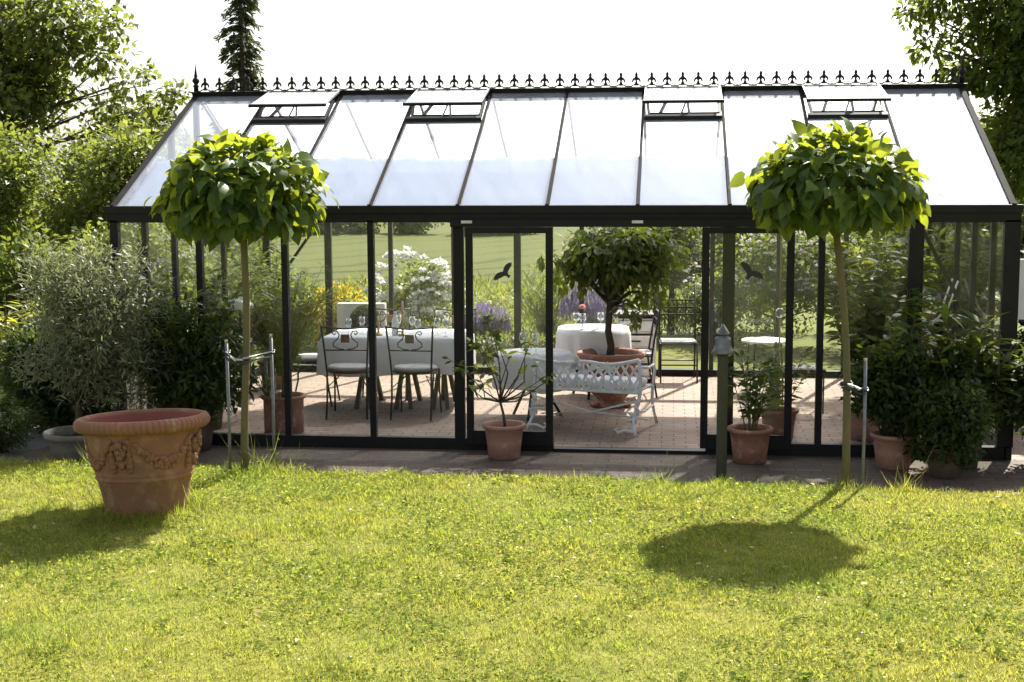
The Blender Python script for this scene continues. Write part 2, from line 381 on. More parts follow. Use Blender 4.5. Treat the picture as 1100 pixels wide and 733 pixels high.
# ------------------------------------------------------------------ pots
def pot_profile(r, h, rb, rim=.035, lip=.02, t=.02):
    return [(rb * .9, 0), (rb, .006), (rb + (r - lip - rb) * .5, h * .5), (r - lip, h - rim), (r, h - rim + .006), (r + .003, h - .006), (r - .006, h),
            (r - lip - t * .4, h - .002), (r - lip - t, h - rim), (r - lip - t - .01, h - rim - .03)]
def pot(parent, r, h, rb=None, mat='terra', soil=True, rim=.035, n=40):
    rb = rb or r * .72
    o = MB().lathe(pot_profile(r, h, rb, rim), n).build('pot', M[mat], parent, True)
    if soil:
        b = MB(); rr = r - .035; ns = 24
        g = random.Random(int(r * 1000))
        vs = [(0, 0, h - rim - .005)]; fs = []
        for k in range(ns): a = 2 * pi * k / ns; vs.append((rr * .6 * cos(a), rr * .6 * sin(a), h - rim - .012 + g.random() * .012))
        for k in range(ns): a = 2 * pi * k / ns; vs.append((rr * cos(a), rr * sin(a), h - rim - .02))
        for k in range(ns):
            k2 = (k + 1) % ns; fs += [(0, 1 + k, 1 + k2), (1 + k, 1 + ns + k, 1 + ns + k2, 1 + k2)]
        b.add(vs, fs).build('soil', M['soil'], parent)
    return o

# ================================================================== the glasshouse
W2, WD, ZE, ZR, PW = 2.24, 4.48, 2.046, 3.107, .74
X0, X1 = -3.7, 3.7
XI = [X0 + PW * i for i in range(11)]
SL = (ZR - ZE) / W2
def zs(y): return ZE + SL * (y if y <= W2 else WD - y)
SLN = math.hypot(1, SL)
def slope_box(b, x0, x1, y0, y1, lo, hi):
    """slab following the roof: between heights lo and hi measured off the roof plane"""
    vs = [(x, y, zs(y) + o) for x in (x0, x1) for y in (y0, y1) for o in (lo, hi)]
    return b.add(vs, [(0, 1, 3, 2), (4, 6, 7, 5), (0, 4, 5, 1), (2, 3, 7, 6), (0, 2, 6, 4), (1, 5, 7, 3)])

def glasshouse():
    gh = thing('glasshouse', 'large black framed glass orangery with cresting along its ridge', 'greenhouse', (0, 0, 0))
    F = M['frame']
    # base sill around, threshold lower at the open doorway
    s2 = MB(); s2.box(X0, .05, -.035, .05, 0, .10); s2.box(1.31, X1, -.035, .05, 0, .10); s2.box(.052, 1.308, -.045, .045, 0, .03)
    s2.box(X0, X1, WD - .05, WD + .05, 0, .075); s2.box(X0 - .052, X0 - .002, -.05, WD + .05, 0, .10); s2.box(X1 + .002, X1 + .052, -.05, WD + .05, 0, .10)
    s2.build('base_sill', F, gh, bevel=.004)
    MB().box(.056, 1.304, -.052, -.046, .028, .036).build('threshold_trim', M['alu'], gh)
    # posts
    def post(x, y, w, d, h=1.93, z0=.10, m=F):
        MB().box(x - w / 2, x + w / 2, y - d / 2, y + d / 2, z0, h).build('post', m, gh, bevel=.003)
    for i in range(11):
        if i in (5, 6): continue
        w = {0: .07, 4: .085, 7: .10, 9: .115, 10: .125}.get(i, .052)
        post(XI[i], 0, w, .07)
    for i in range(11): post(XI[i], WD, .05 if i not in (0, 10, 1, 4) else .08, .06, 1.93, .075, M['frame2'] if i not in (0, 10) else F)
    for y in (.75, 1.5, W2, 2.98, 3.73):
        for x in (X0 - .027, X1 + .027):
            MB().box(x - .025, x + .025, y - .03, y + .03, .10, zs(y) - .03).build('post', F, gh)
    # eave beams with gutter lip
    for y, sg in ((0, -1), (WD, 1)):
        b = MB(); b.box(X0 - .06, X1 + .06, y - .035, y + .035, 1.91, 2.0)
        b.box(X0 - .07, X1 + .07, y + sg * .01 - .035, y + sg * .01 + .035, 2.002, 2.04)
        b.box(X0 - .07, X1 + .07, min(y + sg * .046, y + sg * .052), max(y + sg * .046, y + sg * .052), 1.985, 2.05)
        b.build('eave_beam', F, gh, bevel=.004)
    for x in (X0 - .027, X1 + .027):
        MB().box(x - .03, x + .03, .036, WD - .036, 1.92, 1.98).build('gable_beam', F, gh)
    # header track of the sliding doors with two small light plates
    tr = MB().box(-.80, 1.73, -.082, -.037, 1.875, 1.935).build('door_track', F, gh, bevel=.004)
    for x in (-.66, .74): MB().box(x - .045, x + .045, -.087, -.0825, 1.905, 1.928).build('track_plate', M['alu'], tr)
    # roof bars, verge bars
    for i in range(11):
        w = .05 if i in (0, 10) else .02
        for y0, y1 in ((-.03, W2 - .03), (W2 + .03, WD + .03)):
            b = MB(); slope_box(b, XI[i] - w / 2, XI[i] + w / 2, y0, y1, .012, .022); slope_box(b, XI[i] - .012, XI[i] + .012, y0 + .03 if y0 < 0 else y0, y1 - .03 if y1 > WD else y1, -.04, .011)
            b.build('roof_bar', M['barm' if y0 < 1 else 'hazebar'], gh)  # back bars coloured pale for the white haze over them
    for i in range(11):   # light end caps where the bars meet the gutter
        MB().box(XI[i] - .016, XI[i] + .016, -.055, -.032, 2.045, 2.062).build('bar_cap', F if i else F, gh)
    # ridge beam with scalloped skirts
    b = MB(); b.box(X0 - .05, X1 + .05, W2 - .035, W2 + .035, 3.01, 3.115); b.box(X0 - .05, X1 + .05, W2 - .05, W2 + .05, 3.117, 3.129)
    rb = b.build('ridge_beam', F, gh)
    sk = MB()
    for q, sg in ((0, -1), (1, 1)):
        pts = [(X0 - .05, .034)]; pts += [(X1 + .05, .034)]
        n = 50
        for k in range(n * 6, -1, -1):
            x = X0 + (X1 - X0) * k / (n * 6); pts.append((x, -.046 - .014 * abs(sin(pi * k / 6))))
        m = Matrix.Translation((0, W2 + sg * .075, 3.098)) @ Matrix.Rotation(sg * R(-32), 4, 'X')
        sk.plate(pts, .006, m)
    sk.build('ridge_skirt', F, rb)
    # cresting: fifty fleurs joined by arcs
    c = MB(); zb = 3.129; sp = .148
    for k in range(50):
        x = X0 + sp * (k + .5); m = Matrix.Translation((x, W2, zb)) @ Matrix.Diagonal((.78, .8, .92, 1))
        c.plate([(-.026, .018), (.026, .018), (.019, .04), (.014, .056), (-.014, .056), (-.019, .04)], .014, m)
        c.plate([(-.010, .054), (.010, .054), (.012, .075), (.022, .098), (.019, .112), (.013, .116), (.019, .128), (.016, .142), (0, .162), (-.016, .142), (-.019, .128), (-.013, .116), (-.019, .112), (-.022, .098), (-.012, .075)], .013, m)
        for sg in (-1, 1):
            c.plate([(sg * .006, .094), (sg * .024, .102), (sg * .044, .092), (sg * .056, .066), (sg * .050, .048), (sg * .040, .05), (sg * .034, .068), (sg * .020, .078), (sg * .006, .064)][::sg], .012, m)
        c.tube([(x - sp / 2, W2, zb + .008), (x - .05, W2, zb + .012), (x - .022, W2, zb + .026), (x, W2, zb + .03), (x + .022, W2, zb + .026), (x + .05, W2, zb + .012), (x + sp / 2, W2, zb + .008)], .006, 5)
        c.tube([(x + sp / 2 - .035, W2, zb + .006), (x + sp / 2, W2, zb + .0185), (x + sp / 2 + .035, W2, zb + .006)], .004, 4)
    c.build('ridge_cresting', F, gh)
    for x in (X0 - .02, X1 + .02):
        MB().lathe([(.024, 0), (.024, .05), (.03, .055), (.03, .065), (.018, .075), (.022, .085), (.036, .105), (.036, .12), (.022, .14), (.014, .15), (.02, .158), (.016, .168), (.011, .2), (.005, .25), (.001, .29)], 14, (x, W2, 3.129)).build('finial', F, gh, True)
    MB().box(X0 - .06, X1 + .06, -.034, -.028, 2.046, 2.052).build('eave_highlight', M['alu'], gh)  # bright strip in place of the highlight along the gutter top
    # roof panes; the four vents on the front slope
    vents = (1, 3, 6, 8); yv = 1.55
    for i in range(10):
        x0, x1 = XI[i] + .016, XI[i + 1] - .016
        b = MB(); slope_box(b, x0, x1, -.025, yv if i in vents else W2 - .05, .004, .009); b.build('roof_pane', M['frontglass'], gh)
        b = MB(); slope_box(b, x0, x1, W2 + .05, 3.90, .004, .009); b.build('roof_pane', M['milkglass'], gh)  # milky coating added to hold back direct sun and look bright white
        b = MB(); slope_box(b, x0, x1, 3.904, WD + .025, .004, .009); b.build('roof_pane', M['roofglass'], gh)
        if i in vents:
            b = MB(); slope_box(b, x0, x1, yv + .003, yv + .045, -.01, .045); vf = b.build('vent_sill', F, gh)
            ty, tz, ly, lz = W2 - .055, 3.124, 1.50, 2.95       # hinge at the ridge, lid propped open
            dv = Vector((0, ly - ty, lz - tz)); ln = dv.length; dv.normalize(); up = Vector((1, 0, 0)).cross(dv) * -1
            if up.z < 0: up = -up
            def lid(xa, xb, s0, s1, o0, o1):
                vs = [Vector((x, ty, tz)) + dv * s + up * o for x in (xa, xb) for s in (s0, s1) for o in (o0, o1)]
                return MB().add(vs, [(0, 1, 3, 2), (4, 6, 7, 5), (0, 4, 5, 1), (2, 3, 7, 6), (0, 2, 6, 4), (1, 5, 7, 3)])
            v = lid(x0 - .02, x1 + .02, ln - .028, ln, -.012, .016).build('roof_vent', F, gh)
            lid(x0 - .004, x0 + .014, 0, ln - .03, -.008, .01).build('side_rail', M['alu'], v); lid(x1 - .014, x1 + .004, 0, ln - .03, -.008, .01).build('side_rail', M['alu'], v)
            lid(x0 + .016, x1 - .016, .01, ln - .03, -.001, .004).build('pane', M['lidglass'], v)
            xm = (x0 + x1) / 2
            for nm, mt, a, b_, th in (('opener', 'galv', (xm - .03, yv + .04, zs(yv) + .03), (xm + .03, ly + .18, lz + .02), .012), ('opener', 'galv', (xm + .06, yv + .05, zs(yv) + .05), (xm + .04, ly + .2, lz + .03), .02),
                                      ('cross_rod', 'frame', (xm - .3, yv + .09, zs(yv) + .075), (x1 - .02, yv + .09, zs(yv) + .075), .016), ('stay', 'frame', (x0 + .05, yv + .02, zs(yv) + .02), (x0 + .02, yv + .35, zs(yv + .35) + .06), .024),
                                      ('stay', 'frame', (x0 + .12, yv + .02, zs(yv) + .02), (x0 + .2, yv + .33, zs(yv + .33) + .04), .024), ('stay', 'frame', (x1 - .02, yv + .02, zs(yv) + .02), (x1 - .02, yv + .4, zs(yv + .4) + .04), .03)):
                MB().bar(a, b_, th, th).build(nm, M[mt], v)
    # shading fabric clipped under the lower front slope
    nx, ny = 200, 14; vs = []; fs = []
    for j in range(ny + 1):
        for i in range(nx + 1):
            x = X0 + .05 + (X1 - X0 - .1) * i / nx
            bay = (x - X0) / PW % 1
            top = .93 + .035 * abs(sin(pi * bay)) ** .6 + .010 * sin(x * 9.1) + .010 * sin(x * 23.) + .035 * (1 if (x * 6.2) % 1 < .16 else 0) + .02 * sin(x * 2.3)
            y = .045 + (top - .045) * j / ny
            vs.append((x, y, zs(y) - .045 - .012 * sin(pi * bay) * (j / ny) - .006 * sin(x * 14 + j * .4) - .004 * sin(x * 31 + j)))
    for j in range(ny):
        for i in range(nx): a = j * (nx + 1) + i; fs.append((a, a + 1, a + nx + 2, a + nx + 1))
    me = bpy.data.meshes.new('shade'); me.from_pydata(vs, [], fs); me.update()
    sc = link('shading_cloth', me, M['shade'], gh, True)
    so = sc.modifiers.new('t', 'SOLIDIFY'); so.thickness = .002
    # wall panes
    for i in range(10):
        x0, x1 = XI[i] + .03, XI[i + 1] - .03
        if not 4 <= i <= 6: MB().box(x0, x1, -.003, .003, .105, 1.908).build('wall_pane', M['glass'], gh)
        MB().box(x0, x1, WD - .003, WD + .003, .08, 1.908).build('wall_pane', M['glass'], gh)
    ys = [.036, .75, 1.5, W2, 2.98, 3.73, WD - .036]
    for x in (X0 - .027, X1 + .027):
        for a, b_ in zip(ys[:-1], ys[1:]):
            MB().box(x - .003, x + .003, a + .03, b_ - .03, .105, 1.915).build('wall_pane', M['glass'], gh)
            m = MB(); vs = [(x + s, y, z) for s in (-.003, .003) for y, z in ((a + .03, 1.985), (b_ - .03, 1.985), (b_ - .03, max(1.99, zs(b_ - .03) - .045)), (a + .03, max(1.99, zs(a + .03) - .045)))]
            m.add(vs, [(0, 1, 2, 3), (7, 6, 5, 4), (0, 4, 5, 1), (1, 5, 6, 2), (2, 6, 7, 3), (3, 7, 4, 0)]).build('gable_pane', M['roofglass'], gh)
    # sliding doors
    def door(x0, x1, y):
        b = MB(); z0, z1, w = .055, 1.873, .06
        b.box(x0, x0 + w, y - .018, y + .018, z0, z1); b.box(x1 - w, x1, y - .02, y + .02, z0, z1)
        b.box(x0 + w, x1 - w, y - .019, y + .019, z1 - .05, z1); b.box(x0 + w, x1 - w, y - .019, y + .019, z0, z0 + .12)
        d = b.build('sliding_door', F, gh, bevel=.003)
        MB().box(x0 + w, x1 - w, y - .003, y + .003, z0 + .12, z1 - .05).build('door_pane', M['glass'], d)
        return d
    dl = door(-.675, .05, -.058); dr = door(1.262, 2.0, -.058)
    bird = [(0, .012), (.012, .02), (.035, .03), (.06, .034), (.085, .028), (.105, .014), (.112, .004), (.1, .006), (.104, -.004), (.09, -.002), (.09, -.012), (.074, -.008), (.06, -.014), (.04, -.018), (.022, -.022), (.014, -.04),
            (.02, -.066), (.004, -.062), (-.012, -.066), (-.008, -.04), (-.02, -.022), (-.04, -.016), (-.06, -.008), (-.074, 0), (-.09, -.002), (-.09, .008), (-.104, .006), (-.1, .016), (-.112, .016), (-.105, .026), (-.085, .038), (-.06, .042), (-.035, .036), (-.012, .022)]
    def decal(par, x, z, a, s, fl):
        m = Matrix.Translation((x, -.0625, z)) @ Matrix.Rotation(a, 4, 'Y') @ Matrix.Diagonal((fl * s, 1, s, 1))
        p = MB().plate(bird, .0012, m); p.build('bird_sticker', M['decal'], par)
    decal(dl, -.355, 1.50, R(-48), .95, 1); decal(dr, 1.655, 1.51, R(32), 1.05, 1)
    # corner braces inside
    MB().bar((X0 + .05, WD - .05, .95), (X0 + .75, WD - .05, 1.9), .03, .03).build('brace', F, gh)
    MB().bar((X1 - .02, WD - .1, 1.9), (X1 - .02, 2.3, 1.2), .03, .04).build('brace', F, gh)
    MB().bar((XI[9] + .03, .06, 1.9), (XI[9] + .36, .06, 1.28), .03, .03).build('brace', F, gh)
    return gh
glasshouse()

# ================================================================== ground
LZ = .18    # the lawn lies a low bank above the paving
def lawn_edge(x): return np.interp(x, [-12, -3.95, -2.24, -.757, .891, 3.35, 12], [-1.8, -1.74, -1.716, -1.867, -1.896, -2.065, -2.4])
def lawn_z(x, y):
    t = np.clip((lawn_edge(x) + .18 - y) / .20, 0, 1); return -.01 + (LZ + .01) * t * t * (3 - 2 * t) + .012 * np.sin(x * 1.7 + y) * np.sin(y * 1.3) * t
def hgt(x, y):
    return np.interp(y, [-40, 9, 30, 80, 90, 150, 185, 400, 3000], [-.03, -.03, -1.9, -6.3, -6.3, -4.6, -5.2, -25, -40])
def ground():
    xs = np.concatenate([[-2500, -800, -300, -150, -80], np.linspace(-50, 50, 61), [80, 150, 300, 800, 2500]])
    ys = np.concatenate([[-300, -60], np.linspace(-20, 12, 17), np.linspace(14, 200, 63), [260, 400, 900, 3000]])
    Xg, Yg = np.meshgrid(xs, ys); Z = hgt(Xg, Yg) + np.where((Yg > 40) & (Yg < 300), .5 * np.sin(Xg * .05 + 1) + .3 * np.sin(Xg * .13), 0)
    V = np.stack([Xg, Yg, Z], -1).reshape(-1, 3); nx, ny = len(xs), len(ys)
    I = np.arange(nx * ny).reshape(ny, nx); q = np.stack([I[:-1, :-1], I[:-1, 1:], I[1:, 1:], I[1:, :-1]], -1).reshape(-1, 4)
    m, nt, N, L, out = new_mat('meadow and field')
    tc = N('ShaderNodeTexCoord'); sp = N('ShaderNodeSeparateXYZ'); L(tc.outputs['Object'], sp.inputs[0])
    c = mixcol(nt, ramp(nt, noise(nt, .8, 8), .3, .7), (.09, .11, .022), (.14, .14, .03))
    w = N('ShaderNodeTexWave'); w.inputs['Scale'].default_value = .055; w.inputs['Distortion'].default_value = 7; w.inputs['Detail'].default_value = 2
    mp = N('ShaderNodeMapping'); mp.inputs['Rotation'].default_value = (0, 0, .75); L(tc.outputs['Object'], mp.inputs[0]); L(mp.outputs[0], w.inputs[0])
    f = mixcol(nt, ramp(nt, w.outputs[1], .02, .22), (.030, .040, .008), (.085, .09, .022))
    f = mixcol(nt, ramp(nt, noise(nt, .03, 6), .35, .65), f, (.09, .10, .025))
    col = mixcol(nt, ramp(nt, sp.outputs[1], 50, 60), c, f)
    b = N('ShaderNodeBsdfPrincipled'); b.inputs['Roughness'].default_value = .9; b.inputs['Specular IOR Level'].default_value = .1
    L(col, b.inputs['Base Color']); L(b.outputs[0], out.inputs[0])
    me = np_mesh('ground', V, q.ravel(), np.full(len(q), 4)); tag(link('ground', me, m, smooth=True), kind='structure')
    # paving, a darker brick tone outside than inside
    ex = [-4.3, -4, -3.2, -2.4, -1.6, -.9, 0, .9, 1.8, 2.7, 3.6, 5, 7.5]
    def slab(name, front, back, m):
        n = len(front); vs = [(x, y, 0) for x, y in front] + [(x, y, 0) for x, y in back]; bt = [(x, y, -.06) for x, y, z in vs]
        fs = [(i, i + 1, i + 1 + n, i + n) for i in range(n - 1)] + [(i + 1, i, 2 * n + i, 2 * n + i + 1) for i in range(n - 1)]
        tag(MB().add(vs + bt, fs).build(name, M[m]), kind='structure')
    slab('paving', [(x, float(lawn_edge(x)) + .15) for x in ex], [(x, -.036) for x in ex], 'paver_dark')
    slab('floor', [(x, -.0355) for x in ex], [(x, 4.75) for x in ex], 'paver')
    tag(MB().add([(-9, float(lawn_edge(-9)) + .15, -.012), (-4.302, float(lawn_edge(-4.3)) + .15, -.012), (-4.302, 2, -.012), (-9, 2, -.012)], [(0, 1, 2, 3)]).build('gravel_strip', M['gravel']), kind='structure')
ground()

def lawn():
    g = np.random.default_rng(3)
    # soil sheet under the blades
    ex = np.linspace(-11, 10, 43); ey = np.concatenate([np.linspace(0, .03, 12), np.linspace(.04, 1, 26)]); V = []
    for x in ex:
        e = float(lawn_edge(x)) + .18
        for t in ey: y = e + (-11 - e) * t; V.append((x, y, float(lawn_z(x, y))))
    ny = len(ey); q = [(i * ny + j, i * ny + j + 1, (i + 1) * ny + j + 1, (i + 1) * ny + j) for i in range(len(ex) - 1) for j in range(ny - 1)]
    m = pm('lawn thatch', (.13, .14, .025), (.20, .19, .04), 5, .95, 0, .5, 90, .1, c3=(.06, .075, .015), s3=22)
    tag(MB().add(V, q).build('lawn', m, None, True), kind='structure')
    # blades
    n = 700000
    x = g.uniform(-7, 5.6, n); y = -11.5 + (10.2) * g.random(n) ** .82
    cx, cy, yaw = 1.006, -11.48, -.113
    dx, dy = x - cx, y - cy; dep = dy * cos(yaw) + dx * sin(yaw); lat = dx * cos(yaw) - dy * sin(yaw)
    k = (dep > 4.9) & (np.abs(lat) < dep * .3667 + .9) & (y < lawn_edge(x) + .15 + g.normal(size=n) * .025)
    k &= ((x + 2.33) ** 2 + (y + 3.0) ** 2 > .25 ** 2)
    x, y, dep = x[k], y[k], dep[k]; n = len(x)
    z = lawn_z(x, y)
    def nz(s, p): return np.sin(x * s + p + 1.3 * np.sin(y * s * .7)) * np.sin(y * s * 1.1 + p * 2 + np.sin(x * s * .8))
    hgtn = .0185 + .006 * nz(3.1, .3) + .010 * nz(7.7, 2.) * .7 + .009 * nz(17., 1.)
    H = np.maximum(.012, hgtn) * (.6 + .8 * g.random(n))
    edge = np.abs(lawn_edge(x) - y); H *= 1 + 1.0 * np.exp(-edge / .06) * g.random(n)
    for tx, ty, tr, th in ((2.24, -1.85, .2, 2.2), (-2.02, -1.87, .22, 2.0), (1.37, -2.03, .12, 1.8), (-2.37, -2.9, .48, 1.7), (.93, -1.92, .13, 3.0), (.4, -1.88, .08, 1.8), (-1.84, -1.75, .14, 3.0), (2.6, -2.0, .12, 2.2), (-1.3, -1.85, .1, 1.6), (-3.2, -1.75, .12, 1.6)):
        d = np.hypot(x - tx, y - ty); H *= 1 + th * 1.5 * np.exp(-(d / tr) ** 2) * g.random(n) * (g.random(n) < .3)
    d = np.hypot(x + 2.33, y + 3.0); H *= 1 + 4.2 * np.exp(-((d - .31) / .07) ** 2) * g.random(n) * (.4 + .6 * (nz(9., 2.) > -.2))
    a = g.random(n) * 2 * pi; lean = .6 + 1.5 * g.random(n)
    D = np.stack([np.cos(a) * lean, np.sin(a) * lean, np.ones(n)], -1)
    Nn = np.stack([np.cos(a), np.sin(a), -.3 * np.ones(n)], -1) * -1 + g.normal(size=(n, 3)) * .15
    P = np.stack([x, y, z], -1); Wd = .0022 + .0020 * g.random(n) + .0002 * (dep - 6)
    L = H * np.hypot(1, lean)
    straw = g.random(n) < .04 + .10 * (nz(1.9, 5.) > .35)
    parts = []
    V1, L1, T1 = leaf_data(P, D, Nn, L, Wd, 'blade')
    # clover and other broad leaves
    nc = 52000; xi = g.integers(0, n, nc)
    xi = xi[(nz(2.3, 4.)[xi] + .9 * nz(5.1, .7)[xi]) > -.1]; nc = len(xi)
    Pc = P[xi] + np.stack([g.normal(size=nc) * .02, g.normal(size=nc) * .02, .008 + H[xi] * .75], -1)
    Dc = np.stack([g.normal(size=nc), g.normal(size=nc), g.normal(size=nc) * .25], -1); Nc = g.normal(size=(nc, 3)) * .35 + np.array([0, 0, 1])
    Lc = .010 + .016 * g.random(nc)
    nr = 220; ri = g.integers(0, n, nr); rk = 11; rr = np.repeat(ri, rk); sz = np.repeat(.014 + .020 * g.random(nr) ** 2, rk)   # broad weeds in rosettes
    Pr = P[rr] + np.stack([g.normal(size=nr * rk) * .012, g.normal(size=nr * rk) * .012, .008 + H[rr] * .5], -1)
    Pc = np.vstack([Pc, Pr]); Dc = np.vstack([Dc, np.stack([g.normal(size=nr * rk), g.normal(size=nr * rk), .35 + .3 * g.random(nr * rk)], -1)]); Nc = np.vstack([Nc, g.normal(size=(nr * rk, 3)) * .3 + np.array([0, 0, 1])]); Lc = np.concatenate([Lc, sz * (.7 + .6 * g.random(nr * rk))])
    V2, L2, T2 = leaf_data(Pc, Dc, Nc, Lc, Lc * .7, 'oval')
    # pale daisy-like fallen petals
    nf = 420; fi = g.integers(0, n, nf)
    Pf = P[fi] + np.stack([np.zeros(nf), np.zeros(nf), H[fi] * .95 + .004], -1)
    Lf = .006 + .010 * g.random(nf)
    V3, L3, T3 = leaf_data(Pf, np.stack([g.normal(size=nf), g.normal(size=nf), np.zeros(nf)], -1), g.normal(size=(nf, 3)) * .3 + np.array([0, 0, 1]), Lf, Lf * .8, 'oval')
    nq = 160; qi = g.integers(0, n, nq); Lq = .02 + .03 * g.random(nq)
    V4, L4, T4 = leaf_data(P[qi] + np.stack([np.zeros(nq), np.zeros(nq), H[qi] * .8 + .004], -1), np.stack([g.normal(size=nq), g.normal(size=nq), g.normal(size=nq) * .15], -1), g.normal(size=(nq, 3)) * .4 + np.array([0, 0, 1]), Lq, Lq * .5, 'oval')
    V = np.vstack([V1, V2, V3, V4]); LI = np.concatenate([L1, L2 + len(V1), L3 + len(V1) + len(V2), L4 + len(V1) + len(V2) + len(V3)]); T = np.concatenate([T1, T2, T3, T4])
    me = np_mesh('grass', V, LI, T)
    for mm in (LM['grass'], LM['straw'], LM['clover'], LM['rose']): me.materials.append(mm)
    mi = np.concatenate([np.repeat(straw.astype(np.int32), 2), np.full(len(T2), 2), np.full(len(T3), 3), np.full(len(T4), 1)]).astype(np.int32)
    me.polygons.foreach_set('material_index', mi)
    o = bpy.data.objects.new('grass', me); C.objects.link(o); tag(o, 'short sunlit lawn grass with clover in front of the orangery', 'grass', kind='stuff')
lawn()

# ================================================================== ball-crowned trees on the lawn edge
def catalpa(loc, lean, ztop, zbot, r, seed, label):
    g = np.random.default_rng(seed)
    t = thing('standard_tree', label, 'tree', loc, 0, 'ball crowned trees on the lawn edge')
    zc = zbot + (ztop - zbot) * .44; cx, cy = lean
    pts = [(cx * s ** 1.4 + .014 * sin(6 * s + seed), cy * s + .01 * sin(4 * s), (zc - .1) * s) for s in np.linspace(0, 1, 9)]
    MB().tube(pts, [.031, .028, .0265, .0255, .025, .0245, .024, .024, .028], 10).build('trunk', M['youngbark'], t, True)
    P = []; D = []; Nn = []
    b = MB(); up = ztop - zc; dn = zc - zbot
    def add(a, el, rr, jit=.0):
        p = np.array([cx + r * rr * cos(a) * cos(el), cy + r * rr * sin(a) * cos(el), zc + (up if el > 0 else dn) * rr * sin(el)]); P.append(p + g.normal(size=3) * jit)
    n1 = 1150
    for i in range(n1):                                   # outer dome
        el = math.asin(-.72 + 1.68 * g.random() if g.random() < .94 else .95); a = g.random() * 2 * pi; rr = .80 + .26 * g.random() + .10 * max(0, g.normal() - .8)
        add(a, el, rr * .93, .02); o = np.array([cos(a) * cos(el), sin(a) * cos(el), sin(el)])
        D.append(o * (.55 + .3 * g.random()) + np.array([0, 0, -.75 + .9 * max(0, sin(el)) * .5]) + g.normal(size=3) * .34); Nn.append(o * .9 + np.array([0, 0, .6]) + g.normal(size=3) * .5)
    for i in range(520):                                  # inside
        el = math.asin(-.5 + 1.4 * g.random()); a = g.random() * 2 * pi; add(a, el, .35 + .45 * g.random(), .02)
        o = np.array([cos(a), sin(a), .2]); D.append(o * .6 + np.array([0, 0, -.5]) + g.normal(size=3) * .3); Nn.append(o * .3 + np.array([0, 0, 1]) + g.normal(size=3) * .3)
    for i in range(40):                                   # young upright leaves on top
        a = g.random() * 2 * pi; el = R(35 + 55 * g.random()); add(a, el, .98, .03)
        D.append(np.array([cos(a) * .7, sin(a) * .7, .5 + .5 * g.random()]) + g.normal(size=3) * .2); Nn.append(np.array([-cos(a) * .3, -sin(a) * .3, 1.]) + g.normal(size=3) * .4)
    for i in range(46):                                   # hanging skirt
        a = 2 * pi * i / 46 + g.random() * .2; P.append(np.array([cx + r * (.55 + .35 * g.random()) * cos(a), cy + r * (.55 + .35 * g.random()) * sin(a), zbot + .14 + .1 * g.random()]))
        D.append(np.array([cos(a) * .3, sin(a) * .3, -1]) + g.normal(size=3) * .2); Nn.append(np.array([cos(a), sin(a), .35]) + g.normal(size=3) * .3)
    P, D, Nn = map(np.array, (P, D, Nn)); n = len(P)
    L = .058 + .085 * g.random(n); L[n1 + 520:n1 + 560] *= .6
    lv = leaves('crown', LM['catalpa'], t, P, D, Nn, L, L * .84, 'heart'); lv.data.polygons.foreach_set('use_smooth', [True] * len(lv.data.polygons))
    top = Vector((cx, cy, zc - .12))
    for i in range(34):
        e = Vector(P[g.integers(0, n1)]); m = top.lerp(e, .5) + Vector((0, 0, .08)); b.tube([top, m, e], [.012, .008, .003], 5)
    b.build('branches', M['youngbark'], t, True)
    return t
catalpa((2.239, -1.83, .16), (-.125, 0), 2.41, 1.72, .56, 11, 'ball-headed tree of drooping heart leaves beside the right-hand group of pots')
catalpa((-2.02, -1.858, .16), (.03, 0), 2.40, 1.67, .56, 23, 'ball-headed tree of drooping heart leaves tied between two stakes')

# stakes and straps
def stake(x, y, h, label):
    t = thing('stake', label, 'stake', (x, y, LZ - .05), 0, 'metal stakes of the young trees')
    MB().tube([(0, 0, 0), (.004, 0, h * .5), (0, 0, h + .05)], .0115, 10).build('tube', M['galv'], t, True)
    MB().lathe([(.0128, h + .03), (.0128, h + .053), (.012, h + .056)], 10).build('cap', M['alu'], t, True)
stake(-2.13, -1.90, .96, 'left of the two metal stakes flanking the tied tree')
stake(-1.885, -1.62, .97, 'metal stake standing between the tied tree and the oleander pot')
stake(2.325, -1.908, .875, 'single metal stake beside the trunk at right')
def strap(pts, label, loops):
    t = thing('tree_tie', label, 'strap', pts[0]); b = MB(); p0 = Vector(pts[0])
    def ribbon(q): b.tube([Vector(a) - p0 for a in q], .0085, 6)
    ribbon(pts); ribbon([(a[0], a[1] - .012, a[2] - .022 - .012 * (i % 2)) for i, a in enumerate(pts)])
    for (cx, cy, cz, rr) in loops: ribbon([(cx + rr * cos(k * pi / 6), cy + rr * sin(k * pi / 6), cz + .01 * sin(k * pi / 3)) for k in range(13)])
    b.build('band', M['strap'], t, True)
    c = MB(); q = [Vector(a) - p0 for a in pts[1:-1]]
    for a, e in zip(q[:-1], q[1:]): c.bar(a + Vector((0, -.016, .004)), e + Vector((0, -.016, -.004)), .003, .012)
    c.build('buckle', M['alu'], t)
strap([(-2.13, -1.92, 1.055), (-2.09, -1.935, 1.025), (-2.05, -1.93, 1.005), (-2.0, -1.925, 1.012), (-1.94, -1.80, 1.02), (-1.885, -1.645, 1.025)], 'black strap holding the trunk between two stakes', [(-2.13, -1.90, 1.055, .024), (-2.01, -1.862, 1.01, .036), (-1.885, -1.62, 1.025, .022)])
strap([(2.17, -1.885, .88), (2.21, -1.895, .877), (2.25, -1.90, .866), (2.29, -1.92, .85), (2.325, -1.93, .845)], 'black strap tying the trunk to its single stake', [(2.213, -1.825, .875, .037), (2.325, -1.908, .845, .022)])

